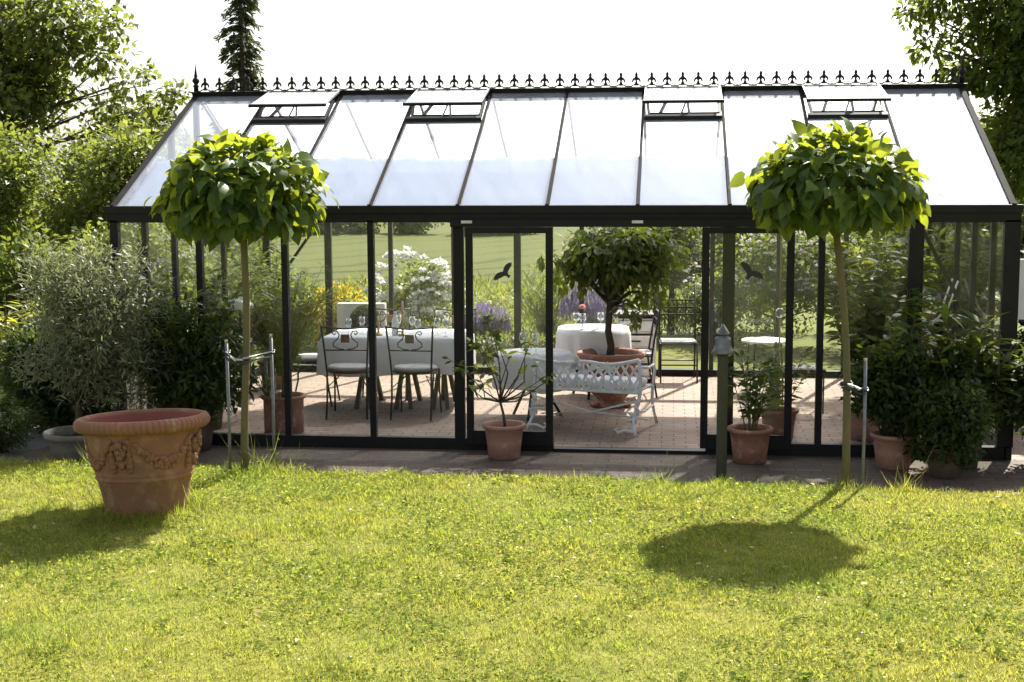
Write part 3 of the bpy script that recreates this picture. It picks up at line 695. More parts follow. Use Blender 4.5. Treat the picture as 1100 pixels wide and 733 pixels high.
# ================================================================== big festooned pot on the lawn
def big_pot():
    t = thing('terracotta_urn', 'huge empty terracotta pot with garland reliefs standing on the lawn', 'plant pot', (-2.33, -3.0, LZ - .04), R(8)); t.scale = (.875, .875, .965)
    t.rotation_euler = (R(-3.4), R(-1.6), R(8))
    prof = [(.24, 0), (.275, .004), (.283, .02), (.30, .1), (.335, .25), (.345, .262), (.353, .272), (.345, .282), (.348, .292), (.356, .30), (.350, .31), (.36, .35), (.385, .47), (.40, .55), (.405, .575), (.42, .58)]
    MB().lathe(prof, 72).build('body', M['terra_old'], t, True)
    rimp = [(.42, .578), (.455, .582), (.475, .60), (.482, .622), (.476, .645), (.46, .662), (.44, .668), (.425, .662), (.418, .648), (.405, .60)]
    MB().lathe(rimp, 560, caps=(False, False), wave=lambda a, j: (.014 * (abs(sin(a * 35 + j * .25)) ** .6 - .5) if 1 <= j <= 5 else 0)).build('rim', M['terra_old'], t, True)
    MB().lathe([(.416, .645), (.39, .575), (.372, .5), (.32, .3), (.262, .06), (.0001, .05)], 64, caps=(False, False)).build('inside', M['terra_in'], t, True)
    def rad(z): return np.interp(z, [p[1] for p in prof[8:]], [p[0] for p in prof[8:]])
    g = random.Random(5)
    for q in range(4):                                  # festoons between the mascarons
        gl = MB(); a0 = pi / 2 * q + R(5); a1 = a0 + R(62)
        for k in range(54):
            s = k / 53; a = a0 + (a1 - a0) * s; z = .53 - .15 * sin(pi * s) ** .8 ; th = .012 + .018 * sin(pi * s)
            for j in range(2):
                zz = z + g.uniform(-1, 1) * th * 1.3; aa = a + g.uniform(-.02, .02); r = rad(zz) + .004
                gl.ball((r * cos(aa), r * sin(aa), zz), .012 + g.random() * .011, 6)
        gl.build('garland', M['terra_old'], t, True)
    for q in range(4):
        for da in (R(-2), R(69)):
            a = pi / 2 * q + da; dr = MB()
            for z, w, h in ((.535, .016, .022), (.49, .013, .03), (.45, .02, .03), (.41, .026, .035), (.375, .028, .03), (.345, .02, .022)):
                r = rad(z) + .004; dr.ball((r * cos(a), r * sin(a), z), 1, 8, (w, w, h))
            dr.build('pendant', M['terra_old'], t, True)
    for q in range(4):                                  # mascarons
        f = MB(); a = pi / 2 * q + R(79.5)
        def p(u, z, o): r = rad(z) + o; return ((r) * cos(a + u / r), (r) * sin(a + u / r), z)
        f.ball(p(0, .475, .004), .05, 10, (.9, .9, 1.1)); f.ball(p(0, .47, .05), .018, 8); f.ball(p(.022, .49, .045), .011, 6); f.ball(p(-.022, .49, .045), .011, 6)
        f.ball(p(0, .435, .035), .024, 8); f.ball(p(0, .515, .03), .03, 8); f.ball(p(.04, .5, .02), .022, 6); f.ball(p(-.04, .5, .02), .022, 6)
        f.ball(p(0, .385, .008), .028, 8, (1, 1, 1.2)); f.ball(p(.03, .40, .005), .02, 6); f.ball(p(-.03, .40, .005), .02, 6)
        f.build('mascaron', M['terra_old'], t, True)
big_pot()

# bell-topped bollard lamp
def bollard():
    t = thing('bollard_lamp', 'square wooden post with bell shaped metal lamp on top', 'lamp', (1.40, -1.10, -.02))
    MB().box(-.038, .038, -.038, .038, 0, 1.03).build('post', M['wood'], t, bevel=.006)
    b = MB().lathe([(.046, .985), (.05, .99), (.06, .995), (.083, 1.0), (.086, 1.005), (.07, 1.03), (.062, 1.06), (.060, 1.10), (.056, 1.12), (.04, 1.135), (.035, 1.15), (.03, 1.15)], 24)
    b.build('bell', M['steel'], t, True)
    MB().lathe([(.052, 1.142), (.050, 1.15), (.03, 1.18), (.006, 1.215), (.001, 1.22)], 20).build('hood', M['steel'], t, True)
    c = MB()
    for s in (-1, 1): c.bar((s * .06, 0, 1.06), (s * .045, 0, 1.145), .012, .014)
    c.build('bracket', M['iron'], t)
bollard()

# ================================================================== potted plants in front
def potted(name, label, loc, r, h, mat='terra', cat='potted plant', rb=None, rim=.035):
    t = thing(name, label, cat, loc); pot(t, r, h, rb, mat, rim=rim); return t
# lemon in front of the left door leaf: open branching
def lemon():
    t = potted('potted_lemon', 'sparse young lemon tree in a terracotta pot before the glass door', (-.33, -.32, 0), .178, .285, 'terra_pale')
    g = np.random.default_rng(8); b = MB(); P = []; D = []
    tp = Vector((-.03, 0, .46)); b.tube([(.01, 0, .24), (-.005, 0, .36), tp], [.013, .011, .010], 8)
    ends = [(-.17, .0, .60), (.10, .02, .64), (-.07, -.05, .72), (.2, -.02, .55), (-.26, .02, .56), (.03, .08, .8), (.26, 0, .62), (-.14, .06, .8), (.38, -.02, .66), (.17, .03, .86), (-.2, -.08, .92), (-.33, .03, .72), (.22, -.1, .95), (-.05, -.1, 1.0), (-.1, .1, 1.08)]
    for e in ends:
        e = Vector(e); m = tp.lerp(e, .5) + Vector((g.normal() * .03, g.normal() * .03, -.03))
        b.tube([tp, m, e], [.008, .006, .003], 6)
        for q in range(2):
            e2 = e + Vector((g.normal() * .06, g.normal() * .06, abs(g.normal()) * .08)); b.tube([m.lerp(e, .4), e, e2] if q else [e, e2], [.003, .0025, .0015] if q else [.003, .0015], 4)
            for k in range(3 if e.x > .05 else 6):
                P.append(e.lerp(e2, g.random())); a = g.random() * 2 * pi; D.append((cos(a), sin(a), g.normal() * .5))
    b.build('branches', M['bark'], t, True)
    P = np.array(P); D = np.array(D); n = len(P); L = .06 + .04 * g.random(n)
    leaves('foliage', LM['mid'], t, P, D, rvec(g, n) * .6 + np.array([0, 0, .8]), L, L * .42, 'lance')
lemon()
t = potted('potted_shrub', 'round leafy laurel shrub in terracotta pot beside the bollard lamp', (1.655, -.31, 0), .182, .285, 'terra')
stems_plant(t, 9, .74, .26, 'mid', 360, .085, .36, 31, .23, start=.22)
t = potted('potted_shrub', 'dark wide potted shrub behind the single stake at right', (2.76, -.42, 0), .178, .275, 'terra_pale')
bush(t, (.0, 0, .66), (.42, .32, .42), 'dark', 4200, .065, .45, 32)
stems_plant(t, 12, 1.25, .34, 'mid', 420, .10, .45, 132, .2, start=.4)
t = potted('potted_shrub', 'dense dark shrub spilling over its pot, nearest the lawn at right', (3.10, -.72, 0), .155, .235, 'darkpot')
bush(t, (.0, 0, .42), (.36, .3, .36), 'dark', 5200, .05, .5, 33)
t = potted('potted_loquat', 'potted plant with long arching light green leaves by right corner', (3.30, -.34, 0), .17, .26, 'darkpot')
stems_plant(t, 16, 1.12, .42, 'mid', 330, .20, .27, 34, .2, start=.45, droop=.35, up=.55)
bush(t, (.0, 0, .6), (.38, .3, .4), 'dark', 3600, .065, .45, 35)
t = potted('potted_shrub', 'dark potted shrub outside the right corner post', (3.98, -.25, 0), .17, .26, 'darkpot')
bush(t, (.0, 0, .58), (.36, .3, .42), 'dark', 3400, .07, .45, 36)
# left group
t = potted('potted_olive', 'silvery olive tree in a low wide stone pot at left', (-3.83, -.62, -.01), .275, .235, 'stonepot', rim=.05)
g = np.random.default_rng(41)
MB().tube([(0, 0, .18), (.02, 0, .5), (-.03, .02, .85), (.02, 0, 1.2)], [.03, .027, .022, .014], 8).build('trunk', M['bark'], t, True)
Pc, Rc = ell_clumps(g, (.14, 0, 1.14), (.74, .42, .88), 74, .22, .3)
P, D, Nn = clump_cloud(g, Pc, Rc, 14000, droop=-.1); L = .045 + .035 * g.random(len(P))
leaves('foliage', LM['olive'], t, P, D, Nn, L, L * .2, 'lance')
b = MB()
for c in Pc: c = Vector(c); a = Vector((0, 0, max(.4, min(1.15, c.z - .35)))); b.tube([a, a.lerp(c, .5) + Vector((0, 0, .04)), c], [.010, .007, .003], 5)
b.build('branches', M['bark'], t, True)
t = potted('potted_laurel', 'tall dark evergreen bush in a brown pot at the left corner', (-2.98, -.22, 0), .19, .3, 'darkpot')
bush(t, (-.02, 0, .72), (.50, .4, .60), 'dark', 7500, .075, .32, 42, .17, 56)
stems_plant(t, 18, 1.3, .5, 'mid', 1300, .085, .3, 142, .22, start=.4)
t = thing('low_conifer', 'low dark feathery conifer at the far left edge', 'shrub', (-4.62, -.42, -.02))
bush(t, (0, 0, .3), (.5, .4, .32), 'dark', 11000, .03, .25, 43, .12, 50, base=(0, 0, 0))
t = thing('bamboo_clump', 'yellow green bamboo clump lit behind the low conifer', 'bamboo', (-5.35, 1.3, -.03))
stems_plant(t, 46, 1.25, .6, 'yellowgreen', 1700, .13, .2, 44, 0, start=.15, droop=.4)
t = thing('shrub', 'dark shrub filling the corner behind the olive tree', 'shrub', (-4.45, .55, -.02))
bush(t, (0, 0, .62), (.72, .5, .66), 'dark', 11000, .065, .45, 45, .2, 60, base=(0, 0, 0))

# ================================================================== inside
def oleander():
    t = potted('potted_oleander', 'bushy narrow leaved oleander in brown clay pot inside the glass', (-2.44, .62, 0), .2, .345, 'terra', rb=.175)
    MB().tube([(.0, 0, .28), (.01, 0, .5), (.0, 0, .72)], [.022, .02, .018], 8).build('trunk', M['bark'], t, True)
    stems_plant(t, 60, .98, .56, 'oleander', 6000, .085, .17, 51, .52, start=.1, droop=.15)
    stems_plant(t, 10, .26, .2, 'mid', 60, .06, .4, 52, .3, start=.2, cen=(-.12, -.08), mat='bark')
oleander()

def iron_chair(label):
    t = thing('iron_chair', label, 'chair', (0, 0, 0), 0, 'iron chairs around the dining table'); I = M['iron']
    # local: seat faces +y, backrest at y=0
    for x in (-.19, .19):
        MB().tube([(x * 1.02, -.05, 0), (x, 0, .2), (x, .01, .44), (x * 1.08, -.02, .66), (x * 1.18, -.06, .9)], .0095, 8).build('leg', I, t, True)
        MB().tube([(x * 1.05, .43, 0), (x, .39, .25), (x, .38, .44)], .0095, 8).build('leg', I, t, True)
    b = MB(); b.tube([(-.225, -.06, .885), (-.1, -.07, .875), (0, -.072, .868), (.1, -.07, .875), (.225, -.06, .885)], .008, 7)
    b.tube([(-.205, -.02, .66), (.205, -.02, .66)], .007, 6)
    for s in (-1, 1):   # lyre scrolls
        b.tube([(s * .015, -.03, .67), (s * .07, -.03, .675), (s * .115, -.035, .70), (s * .115, -.045, .735), (s * .07, -.05, .77), (s * .055, -.055, .81), (s * .075, -.062, .845), (s * .11, -.065, .85), (s * .12, -.062, .825), (s * .10, -.06, .812), (s * .088, -.06, .825)], .006, 6)
    b.build('back_frame', I, t, True)
    MB().box(-.042, .042, -.062, -.046, .735, .815).build('plaque', M['plaque'], t, bevel=.004)
    b = MB(); b.tube([(.21 * cos(a) , .19 + .2 * sin(a), .44) for a in np.linspace(0, 2 * pi, 25)], .011, 6)
    b.lathe([(.2, .432), (.2, .442), (.0001, .444)], 24, (0, .19, 0)); b.build('seat', I, t, True)
    MB().lathe([(.0001, .448), (.17, .448), (.205, .46), (.212, .475), (.20, .49), (.15, .497), (.0001, .498)], 28, (0, .19, 0)).build('cushion', M['pad_sheen'], t, True)
    b = MB()
    for s in (-1, 1): b.tube([(s * .19, .02, .30), (s * .1, .2, .39), (s * .19, .38, .30)], .005, 5)
    b.build('seat_brace', I, t, True)
    return t
ch = iron_chair('black iron lyre-back chair, back to the lawn, nearer the oleander'); ch.location = (-2.03, 1.36, 0); ch.rotation_euler = (0, 0, R(3))
dup(ch, (-1.41, 1.36, 0), R(-2), 'black iron lyre-back chair, back to the lawn, nearer the lemon tree')
dup(ch, (-1.95, 3.05, 0), R(178), 'black iron chair facing the lawn across the dining table, left of the bottle')
dup(ch, (-1.25, 3.05, 0), R(183), 'black iron chair facing the lawn across the dining table, right of the bottle')
dup(ch, (-2.78, 2.2, 0), R(-88), 'black iron chair at the left end of the dining table, half behind the oleander')

def skirt(b, outline, z, drop, folds, amp, seed):
    """tablecloth: flat top inside the outline and a hanging, folded skirt"""
    g = random.Random(seed); n = len(outline); rows = 7
    cx = sum(p[0] for p in outline) / n; cy = sum(p[1] for p in outline) / n
    vs = []; ph = g.random() * 6
    for j in (0, .5, .97): vs += [(cx + (x - cx) * j, cy + (y - cy) * j, z) for x, y in outline]
    for j in range(1, rows + 1):
        s = j / rows
        for i, (x, y) in enumerate(outline):
            d = math.hypot(x - cx, y - cy); f = amp * s * (sin(2 * pi * folds * i / n + ph) + .5 * sin(2 * pi * folds * 1.7 * i / n)) + .02 * math.sqrt(s)
            hang = drop * (1 + .06 * sin(2 * pi * 4 * i / n))
            vs.append((x + (x - cx) / d * f, y + (y - cy) / d * f, z - hang * s))
    fs = []
    for j in range(2 + rows):
        for i in range(n): i2 = (i + 1) % n; fs.append((j * n + i, j * n + i2, (j + 1) * n + i2, (j + 1) * n + i))
    return b.add(vs, fs)
def rect_outline(w, d, r=.03, per=36):
    pts = []
    for (x0, y0), (x1, y1) in (((-w, -d), (w, -d)), ((w, -d), (w, d)), ((w, d), (-w, d)), ((-w, d), (-w, -d))):
        for k in range(per): s = k / per; pts.append((x0 + (x1 - x0) * s, y0 + (y1 - y0) * s))
    return pts
# dining table
t = thing('dining_table', 'long dining table with dark splayed legs under white cloth', 'table', (-1.70, 2.22, 0))
MB().box(-.68, .68, -.42, .42, .69, .718).build('tabletop', M['darkwood'], t)
for x in (-.35, .05, .42):
    for s in (-1, 1):
        MB().bar((x - .02, s * .3, 0), (x + .05, s * .03, .69), .05, .04, (1, 0, 0)).build('leg', M['darkwood'], t)
        MB().bar((x + .12, s * .26, 0), (x + .02, s * .05, .69), .045, .04, (1, 0, 0)).build('leg', M['darkwood'], t)
o = skirt(MB(), rect_outline(.70, .44), .722, .36, 22, .014, 3).build('tablecloth', M['cloth'], None, True, loc=(-1.70, 2.22, 0)); tag(o, 'white cloth hanging over the long dining table', 'tablecloth')

def wine_glass(x, y, z, h=.17, r=.033, label='', group=None):
    b = MB().lathe([(.03, 0), (.028, .004), (.005, .01), (.004, h * .45), (r * .6, h * .52), (r, h * .72), (r * .82, h), (r * .78, h), (r * .94, h * .72), (r * .5, h * .55), (.0001, h * .5)], 16)
    tag(b.build('drinking_glass', M['tableglass'], None, True, loc=(x, y, z)), label, 'glass', group)
for x, y in ((-2.15, 1.98), (-2.05, 2.15), (-1.72, 2.35), (-1.45, 1.95), (-1.28, 2.1), (-1.18, 1.98), (-1.55, 2.2)): wine_glass(x, y, .724, label='clear drinking glass on the long dining table', group='glasses on the dining table')
def bottle(x, y):
    MBb = MB().lathe([(.03, 0), (.033, .01), (.033, .14), (.028, .165), (.014, .19), (.012, .23), (.014, .235), (.001, .24)], 18)
    tag(MBb.build('bottle', M['porcelain'], None, True, loc=(x, y, .724)), 'plain white bottle standing on the dining table', 'bottle')
bottle(-1.69, 2.02)
def candlestick(x, y, h, cand, label):
    t = thing('candlestick', label, 'candlestick', (x, y, .724))
    MB().lathe([(.04, 0), (.042, .008), (.015, .02), (.009, .04), (.014, .06), (.008, .075), (.008, h - .03), (.016, h - .02), (.02, h), (.001, h)], 16).build('stem', M['brass'], t, True)
    MB().lathe([(.011, h), (.011, h + cand), (.002, h + cand + .004)], 10).build('candle', M['candle'], t, True)
candlestick(-1.61, 2.0, .24, .1, 'tall brass candlestick with pink candle right of the bottle')
candlestick(-1.86, 2.03, .13, .06, 'short brass candlestick left of the bottle')

# table by the bench
def round_table(loc, r, z, label, clabel, drop, seed, folds):
    t = thing('round_table', label, 'table', loc)
    MB().lathe([(r, z - .03), (r, z - .003), (.001, z - .003)], 32).build('tabletop', M['darkwood'], t)
    for k in range(3):
        a = 2 * pi * k / 3 + .4; MB().tube([(r * .75 * cos(a), r * .75 * sin(a), 0), (r * .25 * cos(a), r * .25 * sin(a), z * .5), (r * .6 * cos(a), r * .6 * sin(a), z - .03)], .014, 8).build('leg', M['iron'], t, True)
    o = skirt(MB(), [((r + .01) * cos(2 * pi * k / 96), (r + .01) * sin(2 * pi * k / 96)) for k in range(96)], z, drop, folds, .018, seed).build('tablecloth', M['cloth'], None, True, loc=loc)
    tag(o, clabel, 'tablecloth')
round_table((-.27, 1.62, 0), .36, .62, 'small round table covered by white cloth behind the bench', 'white cloth on the small table behind the white bench', .32, 5, 11)
round_table((.22, 2.95, 0), .37, .72, 'round table with white cloth behind the citrus urn', 'white cloth on the round table behind the citrus urn', .4, 6, 12)
for x, y in ((-.36, 1.5), (-.24, 1.47)): wine_glass(x, y, .622, .2, .042, 'tall clear glass on the small table behind the bench', 'glasses on the small table')
for x, y in ((.05, 2.8), (.12, 2.75), (.30, 2.85)): wine_glass(x, y, .722, .16, .04, 'clear glass on the round table beside the citrus urn', 'glasses on the round table')
t = thing('rose_vase', 'single pink rose in a small clear vase on the round table', 'vase', (.12, 2.72, .722))
MB().lathe([(.025, 0), (.03, .01), (.028, .09), (.014, .12), (.018, .14), (.015, .14), (.01, .12), (.024, .08), (.001, .01)], 16).build('vase', M['tableglass'], t, True)
MB().tube([(0, 0, .02), (.004, 0, .12), (0, 0, .2)], .003, 5).build('stem', LM['mid'], t, True)
g = np.random.default_rng(9); n = 46; d = rvec(g, n); d[:, 2] = np.abs(d[:, 2]) * .8 + .05
leaves('bloom', LM['pink'], t, np.array([0, 0, .205]) + d * .018, d * .5 + np.array([0, 0, .7]), d, np.full(n, .04), np.full(n, .036), 'oval')

# citrus in a great footed urn
def citrus():
    t = thing('citrus_tree', 'citrus tree with broad crown in a large footed terracotta urn', 'potted plant', (.43, 2.32, 0))
    MB().lathe([(.17, .0), (.185, .01), (.17, .03), (.13, .05), (.15, .09), (.2, .14), (.235, .26), (.27, .42), (.285, .47), (.33, .49), (.345, .51), (.34, .54), (.318, .548), (.3, .53), (.27, .47)], 56).build('urn', M['terra'], t, True)
    MB().lathe([(.001, .492), (.2, .49), (.296, .48)], 32).build('soil', M['soil'], t)
    for a in (R(-30), R(90), R(210), R(-140)):
        MB().ball((.19 * cos(a), .19 * sin(a), .028), .04, 8, (1.1, 1.1, .7)).build('foot', M['terra'], t, True)
    tr = MB().tube([(-.01, 0, .46), (.0, .01, .6), (-.03, 0, .75), (-.02, .01, .92), (.0, 0, 1.05)], [.048, .038, .034, .035, .044], 10)
    g = np.random.default_rng(61)
    Pc, Rc = ell_clumps(g, (.06, 0, 1.48), (.68, .5, .42), 44, .2, .45)
    ex = np.array([(.3, -.1, .95), (.22, -.15, .84), (.34, .1, 1.10), (.42, 0, 1.12), (-.5, -.1, 1.42), (.15, -.2, 1.02), (-.62, -.2, 1.48)]); Pc = np.vstack([Pc, ex]); Rc = np.concatenate([Rc, [.09, .08, .14, .16, .12, .13, .1]])
    for c in Pc:
        c = Vector(c); tr.tube([(0, 0, 1.0), Vector((0, 0, 1.08)).lerp(c, .5) + Vector((0, 0, .05)), c], [.018, .011, .004], 5)
    tr.build('trunk', M['bark'], t, True)
    P, D, Nn = clump_cloud(g, Pc, Rc, 3500, droop=.6); L = .075 + .04 * g.random(len(P))
    leaves('crown', LM['citrus'], t, P, D, Nn, L, L * .46, 'oval')
    for k in range(6): c = Pc[g.integers(0, len(Pc))] + g.normal(size=3) * .06; MB().ball(tuple(c), .022, 8).build('fruit', LM['fruit'], t, True)
citrus()

# white cast iron bench, its back to the lawn
def bench():
    t = thing('iron_bench', 'white cast iron garden bench with lattice back turned to the lawn', 'bench', (.27, .95, 0), R(-15)); I = M['whiteiron']
    w = .50
    def topz(x): return .60 + .07 * (x / w) ** 2 * (1 if x > 0 else .6) + .035 * math.exp(-(x / .16) ** 2)
    b = MB(); b.tube([(x, -.05, topz(x)) for x in np.linspace(-w, w, 25)], .016, 8); b.build('top_rail', I, t, True)
    b = MB(); zb = .37
    for k in range(-14, 15):
        for s in (-1, 1):
            pts = []
            for j in range(11):
                z = zb + (.72 - zb) * j / 10; x = k * .082 + s * (z - zb) * .62
                if abs(x) <= w and z <= topz(x) + .005: pts.append((x, -.03 - .02 * (z - zb) / .3, z))
            if len(pts) > 1: b.bar(pts[0], pts[-1], .018, .012, (0, 1, 0))
    g = np.random.default_rng(4)
    for k in range(34):                    # cast leaves on the lattice
        x = -w + .05 + (2 * w - .1) * (k + .5) / 34; z = zb + .055 + .02 * (k % 2)
        m = Matrix.Translation((x, -.045, z)) @ Matrix.Rotation(R(rnd.uniform(-40, 40)), 4, 'Y')
        b.plate([(0, -.04), (.016, -.01), (.012, .02), (0, .055), (-.012, .02), (-.016, -.01)], .008, m)
    for k in range(16):
        m = Matrix.Translation((rnd.gauss(0, .13), -.058, .58 + rnd.gauss(0, .03))) @ Matrix.Rotation(R(rnd.uniform(-90, 90)), 4, 'Y')
        b.plate([(0, -.04), (.022, -.01), (.03, .01), (.012, .015), (0, .06), (-.012, .015), (-.03, .01), (-.022, -.01)], .010, m)
    b.tube([(-w, -.03, zb), (w, -.03, zb)], .013, 6)
    b.build('backrest', I, t)
    s = MB()
    for k in range(7): s.bar((-w, .02 + .06 * k, .385), (w, .02 + .06 * k, .385), .035, .014)
    s.build('seat', I, t)
    for x0 in (-.24, .24): MB().box(x0 - .225, x0 + .225, .0, .38, .394, .46).build('cushion', M['cushion'], t, True, bevel=.028)
    for sx in (-1, 1):
        e = MB(); x = sx * w
        e.tube([(x, -.05, topz(x)), (x * 1.02, -.03, .5), (x, -.01, .37), (x * .98, -.02, .28), (x * .93, -.10, .16), (x * .98, -.16, .07), (x * 1.03, -.19, .02)], [.018, .017, .017, .017, .015, .013, .018], 8)
        e.tube([(x, .40, .38), (x * .98, .42, .24), (x * 1.0, .46, .12), (x * 1.03, .50, .02)], [.016, .015, .013, .018], 8)
        e.tube([(x * .9, -.14, .14), (x, .02, .2), (x * .97, .2, .17), (x, .42, .2)], .010, 6)
        e.tube([(x * 1.0, -.17, .05), (x * .82, -.19, .06), (x * .70, -.17, .03), (x * .64, -.17, .06), (x * .70, -.17, .08)], [.014, .013, .014, .012, .008], 7)
        e.tube([(x, .42, .38), (x * 1.04, .40, .52), (x * 1.04, .36, .58), (x * 1.03, .2, .57), (x * 1.02, -.02, .60)], .014, 7)
        for k in range(10):
            m = Matrix.Translation((x * (.9 + .1 * rnd.random()), -.10 + rnd.gauss(0, .02), .12 + .2 * rnd.random())) @ Matrix.Rotation(R(rnd.uniform(-80, 80)), 4, 'Y')
            e.plate([(0, -.035), (.018, 0), (0, .05), (-.018, 0)], .010, m)
        e.build('end_frame', I, t, True)
    MB().tube([(-w * .95, -.06, .30), (0, .05, .17), (w * .95, .40, .06)], .009, 6).build('stretcher', I, t, True); MB().tube([(w * .95, -.06, .30), (0, .06, .155), (-w * .95, .40, .06)], .009, 6).build('stretcher', I, t, True)
bench()

# chalk white chest of drawers at the back
def chest():
    t = thing('chest_of_drawers', 'narrow white chest of drawers with dark top by the back glass', 'chest', (.64, 4.05, 0))
    w, d = .215, .22
    b = MB(); b.box(-w, -w + .03, -d, d, 0, .74); b.box(w - .03, w, -d, d, 0, .74); b.box(-w + .03, w - .03, d - .02, d, .05, .74)
    for z in (.06, .225, .39, .555, .70): b.box(-w + .03, w - .03, -d + .002, d - .02, z, z + .022)
    b.build('carcass', M['dresser'], t, bevel=.003)
    MB().box(-w - .03, w + .03, -d - .03, d + .01, .742, .772).build('top', M['darkwood'], t, bevel=.004)
    for z in (.085, .25, .415, .58):
        dr = MB().box(-w + .034, w - .034, -d - .012, d - .05, z, z + .115).build('drawer', M['dresser'], t, bevel=.005)
        MB().box(-.05, .05, -d - .03, -d - .0125, z + .05, z + .065).build('handle', M['iron'], dr)
chest()

# black folding chairs by the back glass
def grid_chair(label):
    t = thing('folding_chair', label, 'chair', (0, 0, 0), 0, 'black grid-back chairs'); I = M['iron']   # faces -y
    for x in (-.2, .2):
        MB().tube([(x, .22, 0), (x, .16, .38), (x, .20, .65), (x, .27, 1.04)], .011, 7).build('leg', I, t, True)
        MB().tube([(x, -.24, 0), (x, -.21, .20), (x, -.2, .43)], .010, 7).build('leg', I, t, True)
    b = MB()
    for x in (-.2, .2): b.tube([(x, -.22, .43), (x, .18, .43)], .009, 6)
    for k in range(8): b.bar((-.2, -.2 + .053 * k, .435), (.2, -.2 + .053 * k, .435), .028, .008)
    b.build('seat', I, t)
    b = MB()
    for z in (.72, .80, .88): b.bar((-.2, .215 + (z - .7) * .16, z), (.2, .215 + (z - .7) * .16, z), .016, .012, (0, 1, 0))
    for x in (-.1, 0, .1): b.bar((x, .218, .72), (x, .244, .88), .014, .010, (0, 1, 0))
    b.build('backrest', I, t)
    b = MB(); b.tube([(-.2, -.23, .2), (.2, -.23, .2)], .008, 6); b.tube([(-.2, .19, .2), (.2, .19, .2)], .008, 6); b.build('stretcher', I, t, True)
    MB().box(-.19, .19, -.19, .17, .442, .456).build('cushion', M['pad_sheen'], t, bevel=.005)  # no real pad: grey slab for the sheen of light on the slats
    return t
gc = grid_chair('black grid-back chair facing the doorway from the back glass'); gc.location = (1.10, 4.12, 0); gc.rotation_euler = (0, 0, R(3))
dup(gc, (.64, 3.05, 0), R(-84), 'black grid-back chair seen from the side next to the citrus urn')

# low tables, ornament, right hand corner
t = thing('garden_table', 'low round white topped table behind the bollard lamp', 'table', (2.02, 3.5, 0))
MB().lathe([(.25, .52), (.255, .53), (.25, .54), (.001, .542)], 32).build('tabletop', M['paint'], t, True)
for k in range(4): a = pi / 2 * k + .5; MB().tube([(.23 * cos(a), .23 * sin(a), 0), (.2 * cos(a), .2 * sin(a), .52)], .009, 6).build('leg', M['iron'], t, True)
t = thing('slatted_table', 'small dark slatted metal table beside the ball-headed tree trunk', 'table', (2.3, 2.2, 0))
b = MB()
for k in range(7): b.bar((-.2, -.15 + .05 * k, .42), (.2, -.15 + .05 * k, .42), .03, .012)
b.tube([(-.2, -.18, .41), (.2, -.18, .41), (.2, .18, .41), (-.2, .18, .41), (-.2, -.18, .41)], .008, 6); b.build('tabletop', M['iron'], t)
for x in (-.18, .18):
    for y in (-.16, .16): MB().tube([(x, y, 0), (x, y, .41)], .008, 6).build('leg', M['iron'], t)
t = thing('glass_ornament', 'clear glass globe on a bamboo cane among the plants', 'ornament', (1.99, 1.2, 0))
MB().tube([(0, 0, 0), (.004, 0, .5), (0, 0, 1.0)], .008, 7).build('cane', M['bambo'], t, True)
MB().ball((0, 0, 1.055), .045, 20).build('globe', M['tableglass'], t, True)
MB().tube([(0, 0, 1.1), (0, 0, 1.9)], .006, 6).build('upper_cane', M['bambo'], t, True)
t = potted('potted_shrub', 'green potted shrub inside the glass behind the laurel pot', (1.95, .62, 0), .17, .28, 'terra')
stems_plant(t, 12, .62, .3, 'mid', 420, .09, .36, 71, .22, start=.15)
t = potted('climbing_plant', 'tall leafy climber in a pot rising behind the tree trunk at right', (2.72, .75, 0), .2, .3, 'terra_pale')
stems_plant(t, 22, 1.6, .58, 'mid', 1700, .11, .55, 72, .24, start=.2, shape='oval')
stems_plant(t, 10, 1.55, .5, 'lime', 420, .11, .6, 73, .24, start=.35, shape='oval')
stems_plant(t, 5, 1.5, .42, 'yellowgreen', 160, .10, .6, 173, .24, start=.5, shape='oval')
t = potted('potted_palm', 'potted plant with arching fronds in the right glass corner', (3.46, 2.9, 0), .19, .3, 'darkpot')
stems_plant(t, 26, 1.6, .5, 'mid', 900, .18, .22, 74, .24, start=.3, droop=.4)
